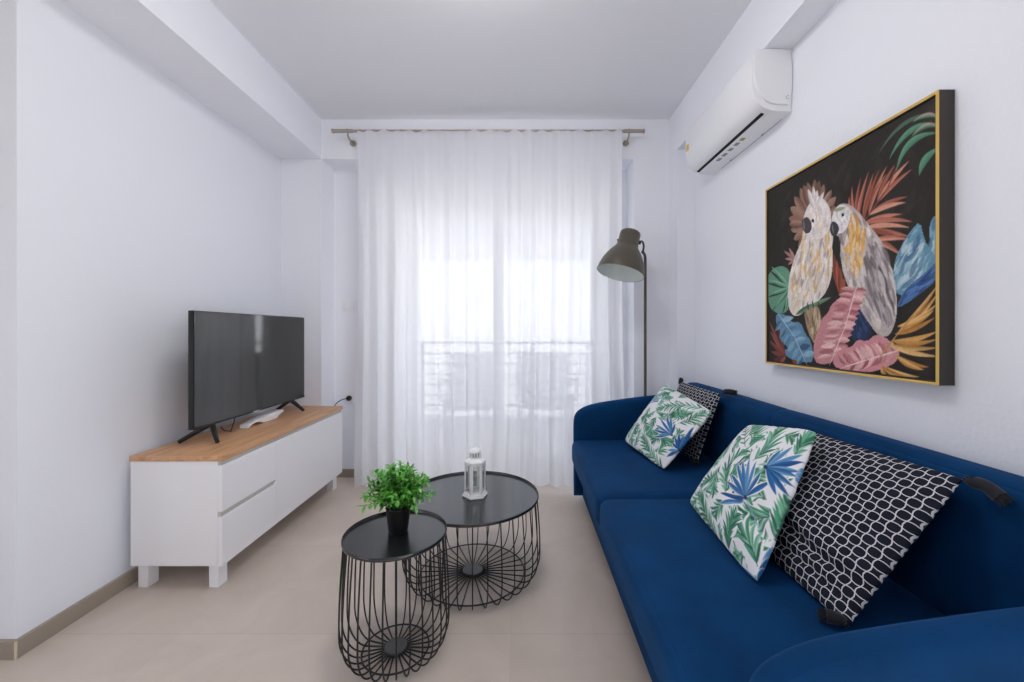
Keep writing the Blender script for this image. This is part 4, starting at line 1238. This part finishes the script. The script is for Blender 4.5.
outp = [(.157, 0), (.1565, .012), (.152, .040), (.140, .080), (.122, .120), (.100, .155), (.080, .182), (.072, .196), (.071, .200)]
bm = BM(); lathe(bm, outp + [(.069, .198), (.078, .180), (.098, .153), (.120, .118), (.138, .079), (.150, .040), (.1548, .012), (.1555, 0), (.157, 0)], 56, M=Mt)
sh = finish('lamp_shade', bm, M_lamp, lamp, angle=60)
bm = BM(); lathe(bm, [(.1545, .001), (.1538, .012), (.1490, .040), (.137, .0785), (.119, .1175), (.097, .152), (.077, .179), (.068, .192), (0, .194)], 56, M=Mt); finish('shade_lining', bm, M_lampin, sh, angle=60)
bm = BM(); lathe(bm, [(0, .197), (.0705, .197), (.0725, .203), (.0715, .207), (.0695, .210), (.0690, .284), (.0665, .295), (.058, .302), (.030, .306), (0, .307)], 48, M=Mt); finish('shade_cap', bm, M_lamp, lamp, angle=60)
bm = BM(); lathe(bm, [(0, .10), (.012, .10), (.026, .12), (.030, .14), (.024, .165), (.014, .18), (.014, .194), (0, .194)], 24, M=Mt); finish('bulb', bm, pmat('opal bulb', (.8, .8, .78, 1), rough=.3), lamp)
pv = Mt @ Vector((.070, 0, .245)); pv2 = Mt @ Vector((.0, -.070, .245))
fork = [(fx-.052, fy-.115, 1.606), (fx-.050, fy-.125, 1.622), (fx-.048, fy-.130, 1.645), (fx-.062, fy-.140, 1.675), (pv.x+.004, pv.y, pv.z)]
bm = BM(); tube(bm, smooth_poly(fork, 2, False), .0065, 10); finish('bracket', bm, M_lamp, lamp)
bm = BM(); lathe(bm, [(0, -.006), (.013, -.006), (.013, .008), (.010, .011), (0, .011)], 20, M=Matrix.Translation(pv) @ Matrix.Rotation(PI/2, 4, 'Y') ); finish('pivot_knob', bm, M_blackplastic, lamp)
pk = Mt @ Vector((-.072, -.012, .218)); bm = BM(); lathe(bm, [(0, -.005), (.006, -.005), (.006, .006), (0, .006)], 14, M=Matrix.Translation(pk) @ Matrix.Rotation(-PI/2, 4, 'Y')); finish('screw_cap', bm, M_lamp, lamp)

# ------------------------------------------------------------------ unseen ceiling lamp, inferred from the light and added to brighten the room
cl = thing('added_ceiling_lamp', 'unseen round opal ceiling lamp added above the view to brighten the room', 'lamp', (-.18, 1.32, ZC))
M_opal, _nt, _b, _o2 = new_mat('glowing opal glass')
_b.inputs['Emission Color'].default_value = (1.0, .98, .985, 1); _b.inputs['Emission Strength'].default_value = 16
bm = BM(); lathe(bm, [(0, -.001), (.225, -.001), (.225, -.028), (.205, -.030), (0, -.030)], 48, (-.18, 1.32, ZC)); finish('base', bm, M_white, cl)
bm = BM(); lathe(bm, [(.205, -.029), (.205, -.055), (.190, -.095), (.150, -.125), (.085, -.142), (0, -.147)], 48, (-.18, 1.32, ZC)); finish('lamp_shade', bm, M_opal, cl)

# ------------------------------------------------------------------ light: daylight through the balcony door and the added, unseen glazing behind
w = bpy.data.worlds.new('sky'); scene.world = w; w.use_nodes = True
nt = w.node_tree; bg = nt.nodes['Background']
tc = nt.nodes.new('ShaderNodeTexCoord'); sp = nt.nodes.new('ShaderNodeSeparateXYZ'); rp = nt.nodes.new('ShaderNodeValToRGB')
nt.links.new(tc.outputs['Generated'], sp.inputs[0])
mp = nt.nodes.new('ShaderNodeMapRange'); mp.inputs[1].default_value = -1; mp.inputs[2].default_value = 1
nt.links.new(sp.outputs[2], mp.inputs[0]); nt.links.new(mp.outputs[0], rp.inputs[0])
e = rp.color_ramp.elements
e[0].position = .0; e[0].color = (.62, .60, .57, 1)
e[1].position = 1.0; e[1].color = (.70, .84, 1.05, 1)
for p, c in ((.46, (.72, .71, .70, 1)), (.515, (.95, .98, 1.05, 1)), (.65, (.88, .95, 1.07, 1))):
    x = rp.color_ramp.elements.new(p); x.color = c
nt.links.new(rp.outputs[0], bg.inputs['Color'])
bg.inputs['Strength'].default_value = 2.7
sun = bpy.data.lights.new('sun', 'SUN'); sun.energy = 14; sun.angle = math.radians(.6); sun.color = (.90, .96, 1.08)
so = bpy.data.objects.new('sun', sun); COL.objects.link(so); so.location = (6, -3, 6)
so.rotation_euler = Vector((-1, .05, -.80)).to_track_quat('-Z', 'Y').to_euler()
def portal(name, loc, rot, sx, sy):
    l = bpy.data.lights.new(name, 'AREA'); l.shape = 'RECTANGLE'; l.size = sx; l.size_y = sy
    l.cycles.is_portal = True
    o = bpy.data.objects.new(name, l); COL.objects.link(o); o.location = loc; o.rotation_euler = rot
portal('balcony_door_portal', ((WX0+WX1)/2, RY1+.02, WZ/2), (-PI/2, 0, 0), WX1-WX0, WZ)
portal('fill_window_right_portal', (XR+.17, -.9, 1.19), (0, PI/2, 0), 2.18, 2.0)
portal('fill_window_side_portal', (RX0-.17, -1.55, 1.175), (0, -PI/2, 0), 2.35, 1.5)

vs = scene.view_settings
vs.view_transform = 'Standard'; vs.look = 'None'; vs.gamma = 1.0; vs.use_curve_mapping = False
vs.exposure = 0.45
cy = scene.cycles
cy.max_bounces = 12; cy.diffuse_bounces = 8; cy.glossy_bounces = 4; cy.transparent_max_bounces = 24; cy.transmission_bounces = 8
cy.sample_clamp_indirect = 8
cy.use_denoising = True
